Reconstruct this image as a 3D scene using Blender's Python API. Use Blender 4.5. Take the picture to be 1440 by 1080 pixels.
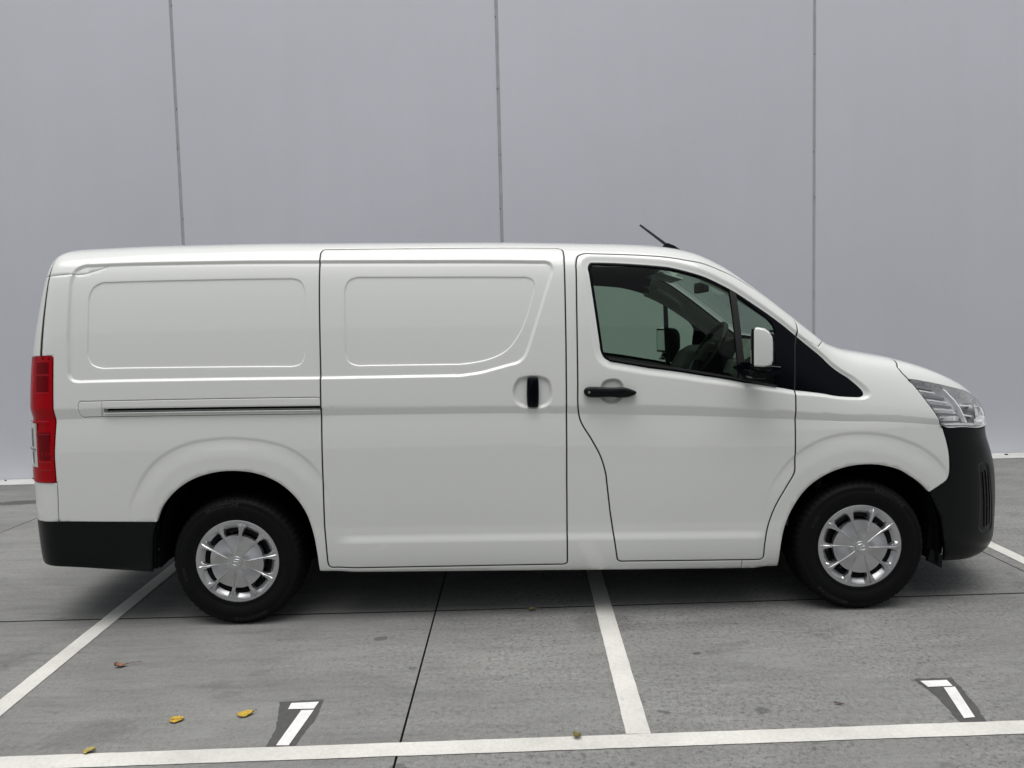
import bpy, bmesh, math, random
import numpy as np
from mathutils import Vector, Matrix
from mathutils.geometry import delaunay_2d_cdt

# ------------------------------------------------------------------ camera
scene = bpy.context.scene
COL = scene.collection
for o in list(bpy.data.objects):
    bpy.data.objects.remove(o)

cam_data = bpy.data.cameras.new('camera')
cam = bpy.data.objects.new('camera', cam_data)
COL.objects.link(cam)
scene.camera = cam
CAM = Vector((1.4427, -4.8610, 1.4972))
PITCH, ROLL, YAW = -0.07140, -0.02477, -0.00102
fwd = Vector((math.sin(YAW)*math.cos(PITCH), math.cos(YAW)*math.cos(PITCH), math.sin(PITCH)))
rt0 = Vector((math.cos(YAW), -math.sin(YAW), 0))
up0 = rt0.cross(fwd)
rt = math.cos(ROLL)*rt0 + math.sin(ROLL)*up0
up = -math.sin(ROLL)*rt0 + math.cos(ROLL)*up0
m = Matrix((rt, up, -fwd)).transposed().to_4x4()
m.translation = CAM
cam.matrix_world = m
cam_data.sensor_fit = 'HORIZONTAL'
cam_data.sensor_width = 36.0
cam_data.lens = 36.0*1091.98/1440.0
cam_data.clip_start = 0.05
cam_data.clip_end = 600

# ------------------------------------------------------------------ sky, sun, exposure (bright overcast)
SUN_EL, SUN_AZ = math.radians(80), math.radians(200)
world = bpy.data.worlds.new('World')
scene.world = world
world.use_nodes = True
wn, wl = world.node_tree.nodes, world.node_tree.links
wn.clear()
sky = wn.new('ShaderNodeTexSky'); sky.sky_type = 'NISHITA'; sky.sun_disc = False
sky.sun_elevation = SUN_EL; sky.sun_rotation = SUN_AZ
sky.air_density = 1.0; sky.dust_density = 4.0; sky.ozone_density = 1.0
hs = wn.new('ShaderNodeHueSaturation'); hs.inputs['Saturation'].default_value = 0.22
bg = wn.new('ShaderNodeBackground'); bg.inputs['Strength'].default_value = 0.085
wo = wn.new('ShaderNodeOutputWorld')
wl.new(sky.outputs[0], hs.inputs['Color']); wl.new(hs.outputs[0], bg.inputs['Color']); wl.new(bg.outputs[0], wo.inputs['Surface'])
sun_d = bpy.data.lights.new('sun', 'SUN'); sun_d.energy = 1.5; sun_d.angle = math.radians(60); sun_d.color = (1.0, 0.98, 0.95)
sun = bpy.data.objects.new('sun', sun_d); COL.objects.link(sun)
# direction towards the sun: Nishita rotation is measured from +Y, clockwise seen from above
sdir = Vector((math.sin(SUN_AZ)*math.cos(SUN_EL), math.cos(SUN_AZ)*math.cos(SUN_EL), math.sin(SUN_EL)))
sun.rotation_euler = sdir.to_track_quat('Z', 'Y').to_euler()
sun.location = (0, -10, 20)
vs = scene.view_settings
vs.view_transform = 'Standard'; vs.look = 'None'; vs.gamma = 1.0; vs.use_curve_mapping = False
vs.exposure = 0.45
scene.render.engine = 'CYCLES'
scene.cycles.max_bounces = 6
scene.cycles.diffuse_bounces = 3
scene.cycles.glossy_bounces = 3
scene.cycles.transparent_max_bounces = 10

# ------------------------------------------------------------------ materials
def mat(name, color, rough=0.5, metal=0.0, spec=0.5, coat=0.0, coat_rough=0.03, bump=None, var=None):
    mt = bpy.data.materials.new(name); mt.use_nodes = True
    nt = mt.node_tree; b = nt.nodes['Principled BSDF']
    b.inputs['Base Color'].default_value = (*color, 1)
    b.inputs['Roughness'].default_value = rough
    b.inputs['Metallic'].default_value = metal
    b.inputs['Specular IOR Level'].default_value = spec
    b.inputs['Coat Weight'].default_value = coat
    b.inputs['Coat Roughness'].default_value = coat_rough
    if var or bump:
        g = nt.nodes.new('ShaderNodeNewGeometry')
    if var:       # (scale, amount): slow variation of the base colour
        n = nt.nodes.new('ShaderNodeTexNoise'); n.inputs['Scale'].default_value = var[0]; n.inputs['Detail'].default_value = 5
        nt.links.new(g.outputs['Position'], n.inputs['Vector'])
        mx = nt.nodes.new('ShaderNodeMix'); mx.data_type = 'RGBA'
        a = var[1]
        mx.inputs['A'].default_value = (*[c*(1-a) for c in color], 1)
        mx.inputs['B'].default_value = (*[min(1, c*(1+a)) for c in color], 1)
        nt.links.new(n.outputs['Fac'], mx.inputs['Factor'])
        nt.links.new(mx.outputs['Result'], b.inputs['Base Color'])
    if bump:      # (scale, strength, distance)
        n = nt.nodes.new('ShaderNodeTexNoise'); n.inputs['Scale'].default_value = bump[0]; n.inputs['Detail'].default_value = 4
        nt.links.new(g.outputs['Position'], n.inputs['Vector'])
        bp = nt.nodes.new('ShaderNodeBump'); bp.inputs['Strength'].default_value = bump[1]; bp.inputs['Distance'].default_value = bump[2]
        nt.links.new(n.outputs['Fac'], bp.inputs['Height'])
        nt.links.new(bp.outputs['Normal'], b.inputs['Normal'])
    return mt

def glass_mat(name, tint, ior=1.45):
    mt = bpy.data.materials.new(name); mt.use_nodes = True
    nt = mt.node_tree; nt.nodes.clear()
    o = nt.nodes.new('ShaderNodeOutputMaterial'); mx = nt.nodes.new('ShaderNodeMixShader')
    t = nt.nodes.new('ShaderNodeBsdfTransparent'); t.inputs[0].default_value = (*tint, 1)
    gl = nt.nodes.new('ShaderNodeBsdfGlossy'); gl.inputs['Roughness'].default_value = 0.0
    g = nt.nodes.new('ShaderNodeNewGeometry'); dt = nt.nodes.new('ShaderNodeVectorMath'); dt.operation = 'DOT_PRODUCT'
    nt.links.new(g.outputs['Incoming'], dt.inputs[0]); nt.links.new(g.outputs['Normal'], dt.inputs[1])
    def m1(op, a, b=None, v=None):
        k = nt.nodes.new('ShaderNodeMath'); k.operation = op; nt.links.new(a, k.inputs[0])
        if v is not None: k.inputs[1].default_value = v
        return k.outputs[0]
    ab = m1('ABSOLUTE', dt.outputs['Value']); om = nt.nodes.new('ShaderNodeMath'); om.operation = 'SUBTRACT'; om.inputs[0].default_value = 1.0; nt.links.new(ab, om.inputs[1])
    p5 = m1('POWER', om.outputs[0], v=5.0); sc = m1('MULTIPLY', p5, v=.95); fr = m1('ADD', sc, v=.022)
    nt.links.new(fr, mx.inputs[0]); nt.links.new(t.outputs[0], mx.inputs[1]); nt.links.new(gl.outputs[0], mx.inputs[2])
    nt.links.new(mx.outputs[0], o.inputs['Surface'])
    return mt

def ramp(nt, src, stops):
    r = nt.nodes.new('ShaderNodeValToRGB'); e = r.color_ramp.elements
    e[0].position, e[0].color = stops[0][0], (*[stops[0][1]]*3, 1)
    e[1].position, e[1].color = stops[1][0], (*[stops[1][1]]*3, 1)
    for p, c in stops[2:]:
        k = e.new(p); k.color = (c, c, c, 1)
    nt.links.new(src, r.inputs[0]); return r.outputs[0]

def mult(nt, a, b, fac=1.0):
    mx = nt.nodes.new('ShaderNodeMix'); mx.data_type = 'RGBA'; mx.blend_type = 'MULTIPLY'
    mx.inputs['Factor'].default_value = fac
    nt.links.new(a, mx.inputs['A']); nt.links.new(b, mx.inputs['B']); return mx.outputs['Result']

def noise(nt, vec, scale, detail=5, rough=0.55, dist=0.0):
    n = nt.nodes.new('ShaderNodeTexNoise'); n.inputs['Scale'].default_value = scale; n.inputs['Detail'].default_value = detail
    n.inputs['Roughness'].default_value = rough; n.inputs['Distortion'].default_value = dist
    nt.links.new(vec, n.inputs['Vector']); return n.outputs['Fac']

def concrete_mat(name, base, spots=()):
    mt = bpy.data.materials.new(name); mt.use_nodes = True
    nt = mt.node_tree; b = nt.nodes['Principled BSDF']
    g = nt.nodes.new('ShaderNodeNewGeometry'); pos = g.outputs['Position']
    st = nt.nodes.new('ShaderNodeMapping'); st.inputs['Scale'].default_value = (0.45, 1.6, 1); st.inputs['Rotation'].default_value = (0, 0, 0.25)
    nt.links.new(pos, st.inputs['Vector'])
    rgb = nt.nodes.new('ShaderNodeRGB'); rgb.outputs[0].default_value = (*base, 1)
    c = rgb.outputs[0]
    big = noise(nt, pos, 0.9, 6, 0.6, 0.4)
    c = mult(nt, c, ramp(nt, big, [(0.3, 0.86), (0.7, 1.10)]))
    streak = noise(nt, st.outputs[0], 3.0, 7, 0.65, 0.8)
    c = mult(nt, c, ramp(nt, streak, [(0.3, 0.86), (0.68, 1.09)]))
    st2 = nt.nodes.new('ShaderNodeMapping'); st2.inputs['Scale'].default_value = (1.2, 9.0, 1); st2.inputs['Rotation'].default_value = (0, 0, -0.35)
    nt.links.new(pos, st2.inputs['Vector'])
    c = mult(nt, c, ramp(nt, noise(nt, st2.outputs[0], 2.2, 6, 0.7, 0.3), [(0.32, 0.86), (0.45, 0.99), (0.66, 1.10)]))
    # worn, pitted finish: stronger on the right-hand bays
    mid = noise(nt, pos, 48, 7, 0.72, 0.35)
    sp = ramp(nt, mid, [(0.36, 0.50), (0.47, 0.93), (0.58, 1.06), (0.70, 1.36)])
    sx = nt.nodes.new('ShaderNodeSeparateXYZ'); nt.links.new(pos, sx.inputs[0])
    mr = nt.nodes.new('ShaderNodeMapRange'); mr.inputs['From Min'].default_value = 0.2; mr.inputs['From Max'].default_value = 1.6
    mr.inputs['To Min'].default_value = 0.45; mr.inputs['To Max'].default_value = 1.0
    nt.links.new(sx.outputs['X'], mr.inputs['Value'])
    mx = nt.nodes.new('ShaderNodeMix'); mx.data_type = 'RGBA'; mx.blend_type = 'MULTIPLY'
    pm = nt.nodes.new('ShaderNodeMath'); pm.operation = 'MULTIPLY'      # pitting comes in patches
    nt.links.new(mr.outputs[0], pm.inputs[0]); nt.links.new(ramp(nt, noise(nt, pos, 1.7, 5, 0.6, 0.4), [(0.34, 0.40), (0.56, 1.0)]), pm.inputs[1])
    nt.links.new(pm.outputs[0], mx.inputs['Factor']); nt.links.new(c, mx.inputs['A']); nt.links.new(sp, mx.inputs['B'])
    c = mx.outputs['Result']
    fine = noise(nt, pos, 220, 3, 0.6)
    c = mult(nt, c, ramp(nt, fine, [(0.3, 0.72), (0.7, 1.27)]))
    # shapes of old scuffs: a few dark blotches
    blot = noise(nt, pos, 4.2, 8, 0.72, 1.5)
    c = mult(nt, c, ramp(nt, blot, [(0.30, 0.72), (0.40, 1.0)]))
    # spilled drips at fixed places on the ground
    if spots:
        nz = nt.nodes.new('ShaderNodeTexNoise'); nz.inputs['Scale'].default_value = 30; nz.inputs['Detail'].default_value = 2
        nt.links.new(pos, nz.inputs['Vector'])
        for (x, y, rx, ry, rz, dark) in spots:
            mp = nt.nodes.new('ShaderNodeMapping'); mp.vector_type = 'TEXTURE'
            mp.inputs['Location'].default_value = (x, y, 0); mp.inputs['Rotation'].default_value = (0, 0, rz); mp.inputs['Scale'].default_value = (rx, ry, 1)
            nt.links.new(pos, mp.inputs['Vector'])
            ln = nt.nodes.new('ShaderNodeVectorMath'); ln.operation = 'LENGTH'; nt.links.new(mp.outputs[0], ln.inputs[0])
            ad = nt.nodes.new('ShaderNodeMath'); ad.operation = 'MULTIPLY_ADD'; ad.inputs[1].default_value = 1.2
            nt.links.new(nz.outputs['Fac'], ad.inputs[0]); nt.links.new(ln.outputs['Value'], ad.inputs[2])
            c = mult(nt, c, _spot(nt, ad.outputs[0], dark))
    nt.links.new(c, b.inputs['Base Color'])
    b.inputs['Roughness'].default_value = 0.78
    b.inputs['Specular IOR Level'].default_value = 0.35
    bp = nt.nodes.new('ShaderNodeBump'); bp.inputs['Strength'].default_value = 0.35; bp.inputs['Distance'].default_value = 0.004
    nt.links.new(mid, bp.inputs['Height'])
    bp2 = nt.nodes.new('ShaderNodeBump'); bp2.inputs['Strength'].default_value = 0.3; bp2.inputs['Distance'].default_value = 0.0015
    nt.links.new(fine, bp2.inputs['Height']); nt.links.new(bp.outputs[0], bp2.inputs['Normal'])
    nt.links.new(bp2.outputs[0], b.inputs['Normal'])
    return mt

def _spot(nt, val, dark):
    mr = nt.nodes.new('ShaderNodeMapRange'); mr.interpolation_type = 'SMOOTHSTEP'
    mr.inputs['From Min'].default_value = 1.35; mr.inputs['From Max'].default_value = 1.75
    mr.inputs['To Min'].default_value = dark; mr.inputs['To Max'].default_value = 1.0
    nt.links.new(val, mr.inputs['Value']); return mr.outputs[0]

def worn_paint_mat(name, base, under, thresh=0.36):
    mt = bpy.data.materials.new(name); mt.use_nodes = True
    nt = mt.node_tree; b = nt.nodes['Principled BSDF']
    g = nt.nodes.new('ShaderNodeNewGeometry'); pos = g.outputs['Position']
    n1 = noise(nt, pos, 18, 8, 0.75, 0.5); n2 = noise(nt, pos, 3.0, 5, 0.6)
    wear = ramp(nt, n1, [(thresh-0.06, 0.0), (thresh+0.03, 1.0)])
    tone = ramp(nt, n2, [(0.3, 0.80), (0.7, 1.04)])
    tone = mult(nt, tone, ramp(nt, noise(nt, pos, 70, 6, 0.7), [(0.25, 0.84), (0.6, 1.02)]))
    c1 = nt.nodes.new('ShaderNodeRGB'); c1.outputs[0].default_value = (*base, 1)
    c = mult(nt, c1.outputs[0], tone)
    mx = nt.nodes.new('ShaderNodeMix'); mx.data_type = 'RGBA'; mx.inputs['A'].default_value = (*under, 1)
    nt.links.new(wear, mx.inputs['Factor']); nt.links.new(c, mx.inputs['B'])
    nt.links.new(mx.outputs['Result'], b.inputs['Base Color']); b.inputs['Roughness'].default_value = 0.65
    bp = nt.nodes.new('ShaderNodeBump'); bp.inputs['Strength'].default_value = 0.2; bp.inputs['Distance'].default_value = 0.002
    nt.links.new(noise(nt, pos, 160, 3), bp.inputs['Height']); nt.links.new(bp.outputs[0], b.inputs['Normal'])
    return mt

def wall_mat():
    mt = bpy.data.materials.new('wall_paint'); mt.use_nodes = True
    nt = mt.node_tree; b = nt.nodes['Principled BSDF']
    g = nt.nodes.new('ShaderNodeNewGeometry'); pos = g.outputs['Position']
    c1 = nt.nodes.new('ShaderNodeRGB'); c1.outputs[0].default_value = (0.68, 0.70, 0.755, 1)
    st = nt.nodes.new('ShaderNodeMapping'); st.inputs['Scale'].default_value = (2.5, 1, 0.25); nt.links.new(pos, st.inputs['Vector'])
    c = mult(nt, c1.outputs[0], ramp(nt, noise(nt, pos, 0.5, 4), [(0.3, 0.975), (0.7, 1.02)]))
    c = mult(nt, c, ramp(nt, noise(nt, st.outputs[0], 1.2, 5, 0.6, 0.3), [(0.3, 0.985), (0.7, 1.01)]))
    c = mult(nt, c, ramp(nt, noise(nt, pos, 90, 3), [(0.2, 0.975), (0.8, 1.02)]))
    # rare small chips and specks
    v = nt.nodes.new('ShaderNodeTexVoronoi'); v.inputs['Scale'].default_value = 1.3; nt.links.new(pos, v.inputs['Vector'])
    c = mult(nt, c, ramp(nt, v.outputs['Distance'], [(0.009, 0.55), (0.016, 1.0)]))
    nt.links.new(c, b.inputs['Base Color']); b.inputs['Roughness'].default_value = 0.6
    bp = nt.nodes.new('ShaderNodeBump'); bp.inputs['Strength'].default_value = 0.15; bp.inputs['Distance'].default_value = 0.004
    nt.links.new(noise(nt, pos, 45, 4), bp.inputs['Height']); nt.links.new(bp.outputs[0], b.inputs['Normal'])
    return mt

M = {}
M['paint'] = mat('white_body_paint', (0.745, 0.76, 0.73), 0.36, coat=1.0, coat_rough=0.03)
M['black_plastic'] = mat('textured_black_plastic', (0.0040, 0.0050, 0.0058), 0.32, spec=0.17, bump=(900, 0.25, 0.0006), var=(6, 0.12))
M['gloss_black'] = mat('gloss_black_trim', (0.002, 0.0025, 0.0045), 0.2, spec=0.12)
M['seal'] = mat('rubber_seal', (0.010, 0.010, 0.011), 0.6)  # rubber parts, and the ribbons that stand in for shut-line shade
M['dark'] = mat('dark_inner_metal', (0.008, 0.008, 0.009), 0.85, spec=0.15)
M['liner'] = mat('wheel_arch_liner', (0.006, 0.006, 0.007), 0.9, spec=0.1, bump=(300, 0.3, 0.001))
M['tyre'] = mat('tyre_rubber', (0.0048, 0.0050, 0.0056), 0.55, spec=0.12, var=(25, 0.25), bump=(500, 0.2, 0.0004))
M['tyre_text'] = mat('tyre_lettering', (0.026, 0.026, 0.028), 0.45, spec=.3)
M['silver'] = mat('silver_wheel_cover', (0.56, 0.565, 0.575), 0.34, metal=0.9, coat=0.0, var=(40, 0.06))
M['chrome'] = mat('chrome', (0.80, 0.81, 0.82), 0.08, metal=1.0)
M['reflector'] = mat('lamp_reflector', (0.62, 0.64, 0.66), 0.16, metal=0.9)
M['bowl'] = mat('lamp_bowl_silver', (0.84, 0.85, 0.86), 0.28, metal=0.25)
M['lampgrey'] = mat('lamp_grey_bezel', (0.22, 0.225, 0.23), 0.35, metal=0.3)
M['lampwhite'] = mat('lamp_bright_edge', (0.90, 0.90, 0.90), 0.2)
M['red'] = mat('red_lamp_lens', (0.36, 0.003, 0.008), 0.25, spec=0.12)
M['red_dark'] = mat('dark_red_lamp_cell', (0.15, 0.0025, 0.007), 0.25, spec=0.12)
M['red_rib'] = mat('bright_red_lamp_rib', (0.40, 0.03, 0.04), 0.25, spec=0.15)
M['clear_lens'] = mat('white_reverse_lens', (0.55, 0.55, 0.53), 0.15, coat=1.0)
M['side_glass'] = glass_mat('green_side_glass', (0.56, 0.67, 0.57))
M['screen_glass'] = glass_mat('windscreen_glass', (0.72, 0.80, 0.76))
M['lens_glass'] = glass_mat('headlight_lens', (0.98, 0.985, 0.99))
M['lining'] = mat('grey_cabin_lining', (0.82, 0.83, 0.80), 0.8)
M['headlining'] = mat('shaded_headlining', (0.014, 0.015, 0.015), 0.9)  # unlit roof lining: its shade is put into the near-black colour
M['dash'] = mat('dark_dash_plastic', (0.018, 0.019, 0.020), 0.6, bump=(600, 0.2, 0.0005))
M['seat'] = mat('charcoal_seat_fabric', (0.03, 0.03, 0.033), 0.9)
M['mirror_glass'] = mat('mirror_glass', (0.75, 0.77, 0.78), 0.02, metal=1.0)
M['steel'] = mat('bare_rail_steel', (0.45, 0.46, 0.46), 0.3, metal=0.9)
M['wall'] = wall_mat()
M['sealant'] = mat('joint_sealant', (0.42, 0.425, 0.445), 0.7, var=(9, 0.25))
M['kerb'] = worn_paint_mat('pale_kerb_concrete', (0.66, 0.66, 0.63), (0.42, 0.42, 0.40), 0.33)
M['line'] = worn_paint_mat('line_paint', (0.68, 0.675, 0.63), (0.30, 0.30, 0.285), 0.335)
M['tape'] = worn_paint_mat('white_number_tape', (0.86, 0.86, 0.85), (0.55, 0.55, 0.55), 0.27)
M['patch'] = mat('dark_number_patch', (0.075, 0.075, 0.072), 0.8, var=(35, 0.35))

# ------------------------------------------------------------------ mesh helpers
def link(name, me, material=None, parent=None):
    o = bpy.data.objects.new(name, me); COL.objects.link(o)
    if material is not None and me is not None and not me.materials:
        me.materials.append(material)
    if parent is not None:
        o.parent = parent
    return o

def pyobj(name, verts, faces, material, parent=None, smooth=True, normals=None):
    me = bpy.data.meshes.new(name)
    me.from_pydata([tuple(v) for v in verts], [], [tuple(int(i) for i in f) for f in faces])
    me.polygons.foreach_set('use_smooth', [smooth]*len(me.polygons))
    if normals is not None:
        me.normals_split_custom_set_from_vertices([tuple(n) for n in normals])
    me.update()
    return link(name, me, material, parent)

def bmobj(name, bm, material, parent=None, smooth=False, bevel=0.0, seg=2, autosmooth=True):
    if bevel > 0:
        bmesh.ops.bevel(bm, geom=bm.edges[:], offset=bevel, segments=seg, profile=0.6, affect='EDGES', clamp_overlap=True)
    bmesh.ops.recalc_face_normals(bm, faces=bm.faces[:])
    me = bpy.data.meshes.new(name); bm.to_mesh(me); bm.free()
    me.polygons.foreach_set('use_smooth', [smooth or bevel > 0]*len(me.polygons))
    if bevel > 0 or smooth:
        me.set_sharp_from_angle(angle=math.radians(35))
    return link(name, me, material, parent)

def box_bm(lo, hi, bm=None):
    bm = bm or bmesh.new()
    x0, y0, z0 = lo; x1, y1, z1 = hi
    vs_ = [bm.verts.new(p) for p in ((x0,y0,z0),(x1,y0,z0),(x1,y1,z0),(x0,y1,z0),(x0,y0,z1),(x1,y0,z1),(x1,y1,z1),(x0,y1,z1))]
    for f in ((0,3,2,1),(4,5,6,7),(0,1,5,4),(1,2,6,5),(2,3,7,6),(3,0,4,7)):
        bm.faces.new([vs_[i] for i in f])
    return bm

def box(name, lo, hi, material, parent=None, bevel=0.0, seg=2):
    return bmobj(name, box_bm(lo, hi), material, parent, bevel=bevel, seg=seg)

def prism(name, poly, y0, y1, material, parent=None, bevel=0.0, axis='Y', seg=2):
    bm = bmesh.new()
    def pt(a, b, c):
        return (a, c, b) if axis == 'Y' else ((a, b, c) if axis == 'Z' else (c, a, b))
    A = [bm.verts.new(pt(a, b, y0)) for a, b in poly]; B = [bm.verts.new(pt(a, b, y1)) for a, b in poly]
    n = len(poly)
    bm.faces.new(A); bm.faces.new(B[::-1])
    for i in range(n):
        bm.faces.new((A[i], A[(i+1) % n], B[(i+1) % n], B[i]))
    return bmobj(name, bm, material, parent, bevel=bevel, seg=seg)

def tube(name, pts, r, material, parent=None, n=10, closed=False, rads=None):
    pts = [Vector(p) for p in pts]; N = len(pts); V = []; F = []
    prev = None
    for i, p in enumerate(pts):
        t = (pts[(i+1) % N]-pts[i-1]) if closed else (pts[min(i+1, N-1)]-pts[max(i-1, 0)])
        t.normalize()
        a = prev - t*prev.dot(t) if prev is not None else t.orthogonal()
        a.normalize(); prev = a; b = t.cross(a)
        rr = rads[i] if rads else r
        for k in range(n):
            th = 2*math.pi*k/n
            V.append(p + (a*math.cos(th)+b*math.sin(th))*rr)
    rows = N if closed else N-1
    for i in range(rows):
        j = (i+1) % N
        for k in range(n):
            F.append((i*n+k, i*n+(k+1) % n, j*n+(k+1) % n, j*n+k))
    if not closed:
        F.append(tuple(range(n-1, -1, -1))); F.append(tuple((N-1)*n+k for k in range(n)))
    return pyobj(name, V, F, material, parent)

def lathe(name, prof, material, parent=None, n=96, center=(0, 0, 0), wob=None):
    # prof: (radius, y); spun about the Y axis
    V = []; F = []; m_ = len(prof)
    for k in range(n):
        th = 2*math.pi*k/n
        for j, (r, y) in enumerate(prof):
            rr = r + (wob(j, k) if wob else 0)
            V.append((center[0]+rr*math.cos(th), center[1]+y, center[2]+rr*math.sin(th)))
    for k in range(n):
        k2 = (k+1) % n
        for j in range(m_-1):
            F.append((k*m_+j, k*m_+j+1, k2*m_+j+1, k2*m_+j))
    return V, F

def empty(name, loc=(0, 0, 0), parent=None):
    o = bpy.data.objects.new(name, None); COL.objects.link(o); o.location = loc
    o.empty_display_size = 0.2
    if parent is not None: o.parent = parent
    return o

def tag(o, label=None, cat=None, group=None, kind=None):
    if label: o['label'] = label
    if cat: o['category'] = cat
    if group: o['group'] = group
    if kind: o['kind'] = kind
    return o

# ------------------------------------------------------------------ the place: ground, slabs, wall, markings
SPOTS = [(0.768, -1.16, .034, .026, .2, .55), (0.965, -1.50, .022, .018, 0, .62), (2.375, -1.961, .032, .022, 0, .62),
         (1.016, -2.29, .036, .025, 0, .58), (-3.16, 2.24, .22, .10, .1, .45), (-3.5, 2.13, .12, .05, .3, .55),
         (1.88, -1.02, .16, .14, 0, .8), (-0.20, -2.02, .16, .10, .4, .84), (2.40, -1.36, .14, .05, .5, .86),
         (0.15, -1.62, .06, .05, .3, .86), (0.28, -1.52, .05, .03, .3, .86), (0.31, -1.38, .07, .035, .2, .88), (0.22, -1.72, .06, .03, .2, .86),
         (2.25, -1.42, .02, .016, 0, .5), (2.0, -1.95, .012, .03, 1.2, .55), (-0.95, -1.30, .09, .14, .2, .86), (3.9, -0.2, .3, .12, .2, .86)]
M['concrete'] = concrete_mat('worn_concrete', (0.216, 0.217, 0.209), SPOTS)
M['joint'] = mat('joint_filler', (0.018, 0.018, 0.018), 0.95)

ground = pyobj('ground', [(-150, -150, -.03), (150, -150, -.03), (150, 150, -.03), (-150, 150, -.03)], [(0, 1, 2, 3)], M['joint'], None, smooth=False)
tag(ground, kind='structure')
GAP = .004
def ay(x): return -0.805 + 0.0155*max(0, x-0.9) + 0.001*x       # joint that runs along under the van
XJ = [-60, -22, -12.6, -6.2, -2.6, 1.0, 4.418, 8.0, 11.6, 20, 60]
YR = [(-60, -16), (-16, -9), (-9, -4.6), (-4.6, None), (None, 3.62)]
def slab(x0, x1, ya0, ya1, yb0, yb1):
    # corners (x0,ya0) (x1,ya1) (x1,yb1) (x0,yb0), with a small worn arris
    b = .0015
    top = [(x0+b, ya0+b, 0), (x1-b, ya1+b, 0), (x1-b, yb1-b, 0), (x0+b, yb0-b, 0)]
    mid = [(x0, ya0, -b), (x1, ya1, -b), (x1, yb1, -b), (x0, yb0, -b)]
    bot = [(p[0], p[1], -.03) for p in mid]
    V = top+mid+bot; F = [(0, 1, 2, 3)]
    for i in range(4):
        j = (i+1) % 4
        F += [(4+i, 4+j, j, i), (8+i, 8+j, 4+j, 4+i)]
    o = pyobj('concrete_slab', V, F, M['concrete'], ground, smooth=False)
    o.data.materials.append(M['joint'])          # dirty, sealed edges
    for i, p in enumerate(o.data.polygons): p.material_index = 1 if i > 0 else 0
for i in range(len(XJ)-1):
    x0, x1 = XJ[i]+GAP*.75, XJ[i+1]-GAP*.75
    for (a, b) in YR:
        ya0 = ay(x0) if a is None else a; ya1 = ay(x1) if a is None else a
        yb0 = ay(x0) if b is None else b; yb1 = ay(x1) if b is None else b
        slab(x0, x1, ya0+GAP*1.5, ya1+GAP*1.5, yb0-GAP*1.5, yb1-GAP*1.5)

def sheet(name, poly, z, material, parent=None, n=1):
    return pyobj(name, [(x, y, z) for x, y in poly], [tuple(range(len(poly)))], material, parent, smooth=False)
ZL = .003
def strip(name, pts, material, z=ZL):
    # a painted stripe with a slightly uneven edge; pts: centre line + half width
    (xa, ya), (xb, yb), hw = pts
    d = Vector((xb-xa, yb-ya)); L = d.length; d /= L; nrm = Vector((-d.y, d.x)); n = max(2, int(L/.05))
    rnd = random.Random(int(abs(xa*1000))+7); A = []; B = []
    for i in range(n+1):
        c = Vector((xa, ya))+d*(L*i/n)
        A.append(c+nrm*(hw+rnd.uniform(-.0012, .0012))); B.append(c-nrm*(hw+rnd.uniform(-.0012, .0012)))
    V = [(p.x, p.y, z) for p in A]+[(p.x, p.y, z) for p in B]
    F = [(i, n+1+i, n+2+i, i+1) for i in range(n)]
    return pyobj(name, V, F, material, None, smooth=False)
def yfl(x): return -2.2065 + .0215*(x+.41)
l1 = strip('parking_line', ((-9, yfl(-9)), (11, yfl(11)), .045), M['line'])
tag(l1, 'long white painted line running across the foreground of the car park', 'parking line')
l2 = strip('parking_line', ((-0.665, yfl(-.66)+.047), (-0.815, 0.55), .043), M['line'])
tag(l2, 'white bay line running towards the rear wheel of the van', 'parking line')
l3 = strip('parking_line', ((1.872, yfl(1.87)+.047), (1.925, 0.55), .045), M['line'])
tag(l3, 'white bay line disappearing under the front door of the van', 'parking line')
l4 = strip('parking_line', ((4.49, yfl(4.5)+.047), (4.575, 0.75), .043), M['line'])
tag(l4, 'white bay line just ahead of the black front bumper', 'parking line')
l5 = strip('parking_line', ((-3.55, yfl(-3.5)+.047), (-3.95, 3.05), .045), M['line'])
tag(l5, 'white bay line by the wall behind the tail lights', 'parking line')

def number7(patch, bars, label):
    r = empty('bay_number', (patch[0][0], patch[0][1], 0))
    tag(r, label, 'bay number', 'numbers taped on the bays')
    off = Vector((-patch[0][0], -patch[0][1], 0))
    rnd = random.Random(len(label))
    pp = []
    n = len(patch)
    for i in range(n):
        a = Vector((*patch[i], 0)); b = Vector((*patch[(i+1) % n], 0)); k = max(2, int((b-a).length/.02))
        for j in range(k):
            p = a.lerp(b, j/k); pp.append((p.x+rnd.uniform(-.004, .004)+off.x, p.y+rnd.uniform(-.004, .004)+off.y))
    sheet('dark_patch', pp, .002, M['patch'], r)
    for b in bars:
        sheet('number_stroke', [(x+off.x, y+off.y) for x, y in b], .005, M['tape'], r)
number7([(.46, -1.796), (.636, -1.78), (.646, -1.904), (.615, -2.15), (.513, -2.155), (.509, -2.007)],
        [[(.514, -1.863), (.618, -1.863), (.624, -1.806), (.513, -1.812)], [(.57, -1.873), (.548, -2.134), (.595, -2.136), (.620, -1.873)]],
        'white figure 7 on a dark patch beside the yellow leaves')
number7([(3.078, -1.727), (3.243, -1.721), (3.204, -1.95), (3.163, -2.091), (3.068, -2.091), (3.095, -1.87)],
        [[(3.094, -1.752), (3.098, -1.806), (3.200, -1.802), (3.205, -1.749)], [(3.157, -1.813), (3.096, -2.060), (3.141, -2.053), (3.205, -1.809)]],
        'white figure 7 on a dark patch in front of the front wheel')

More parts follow.
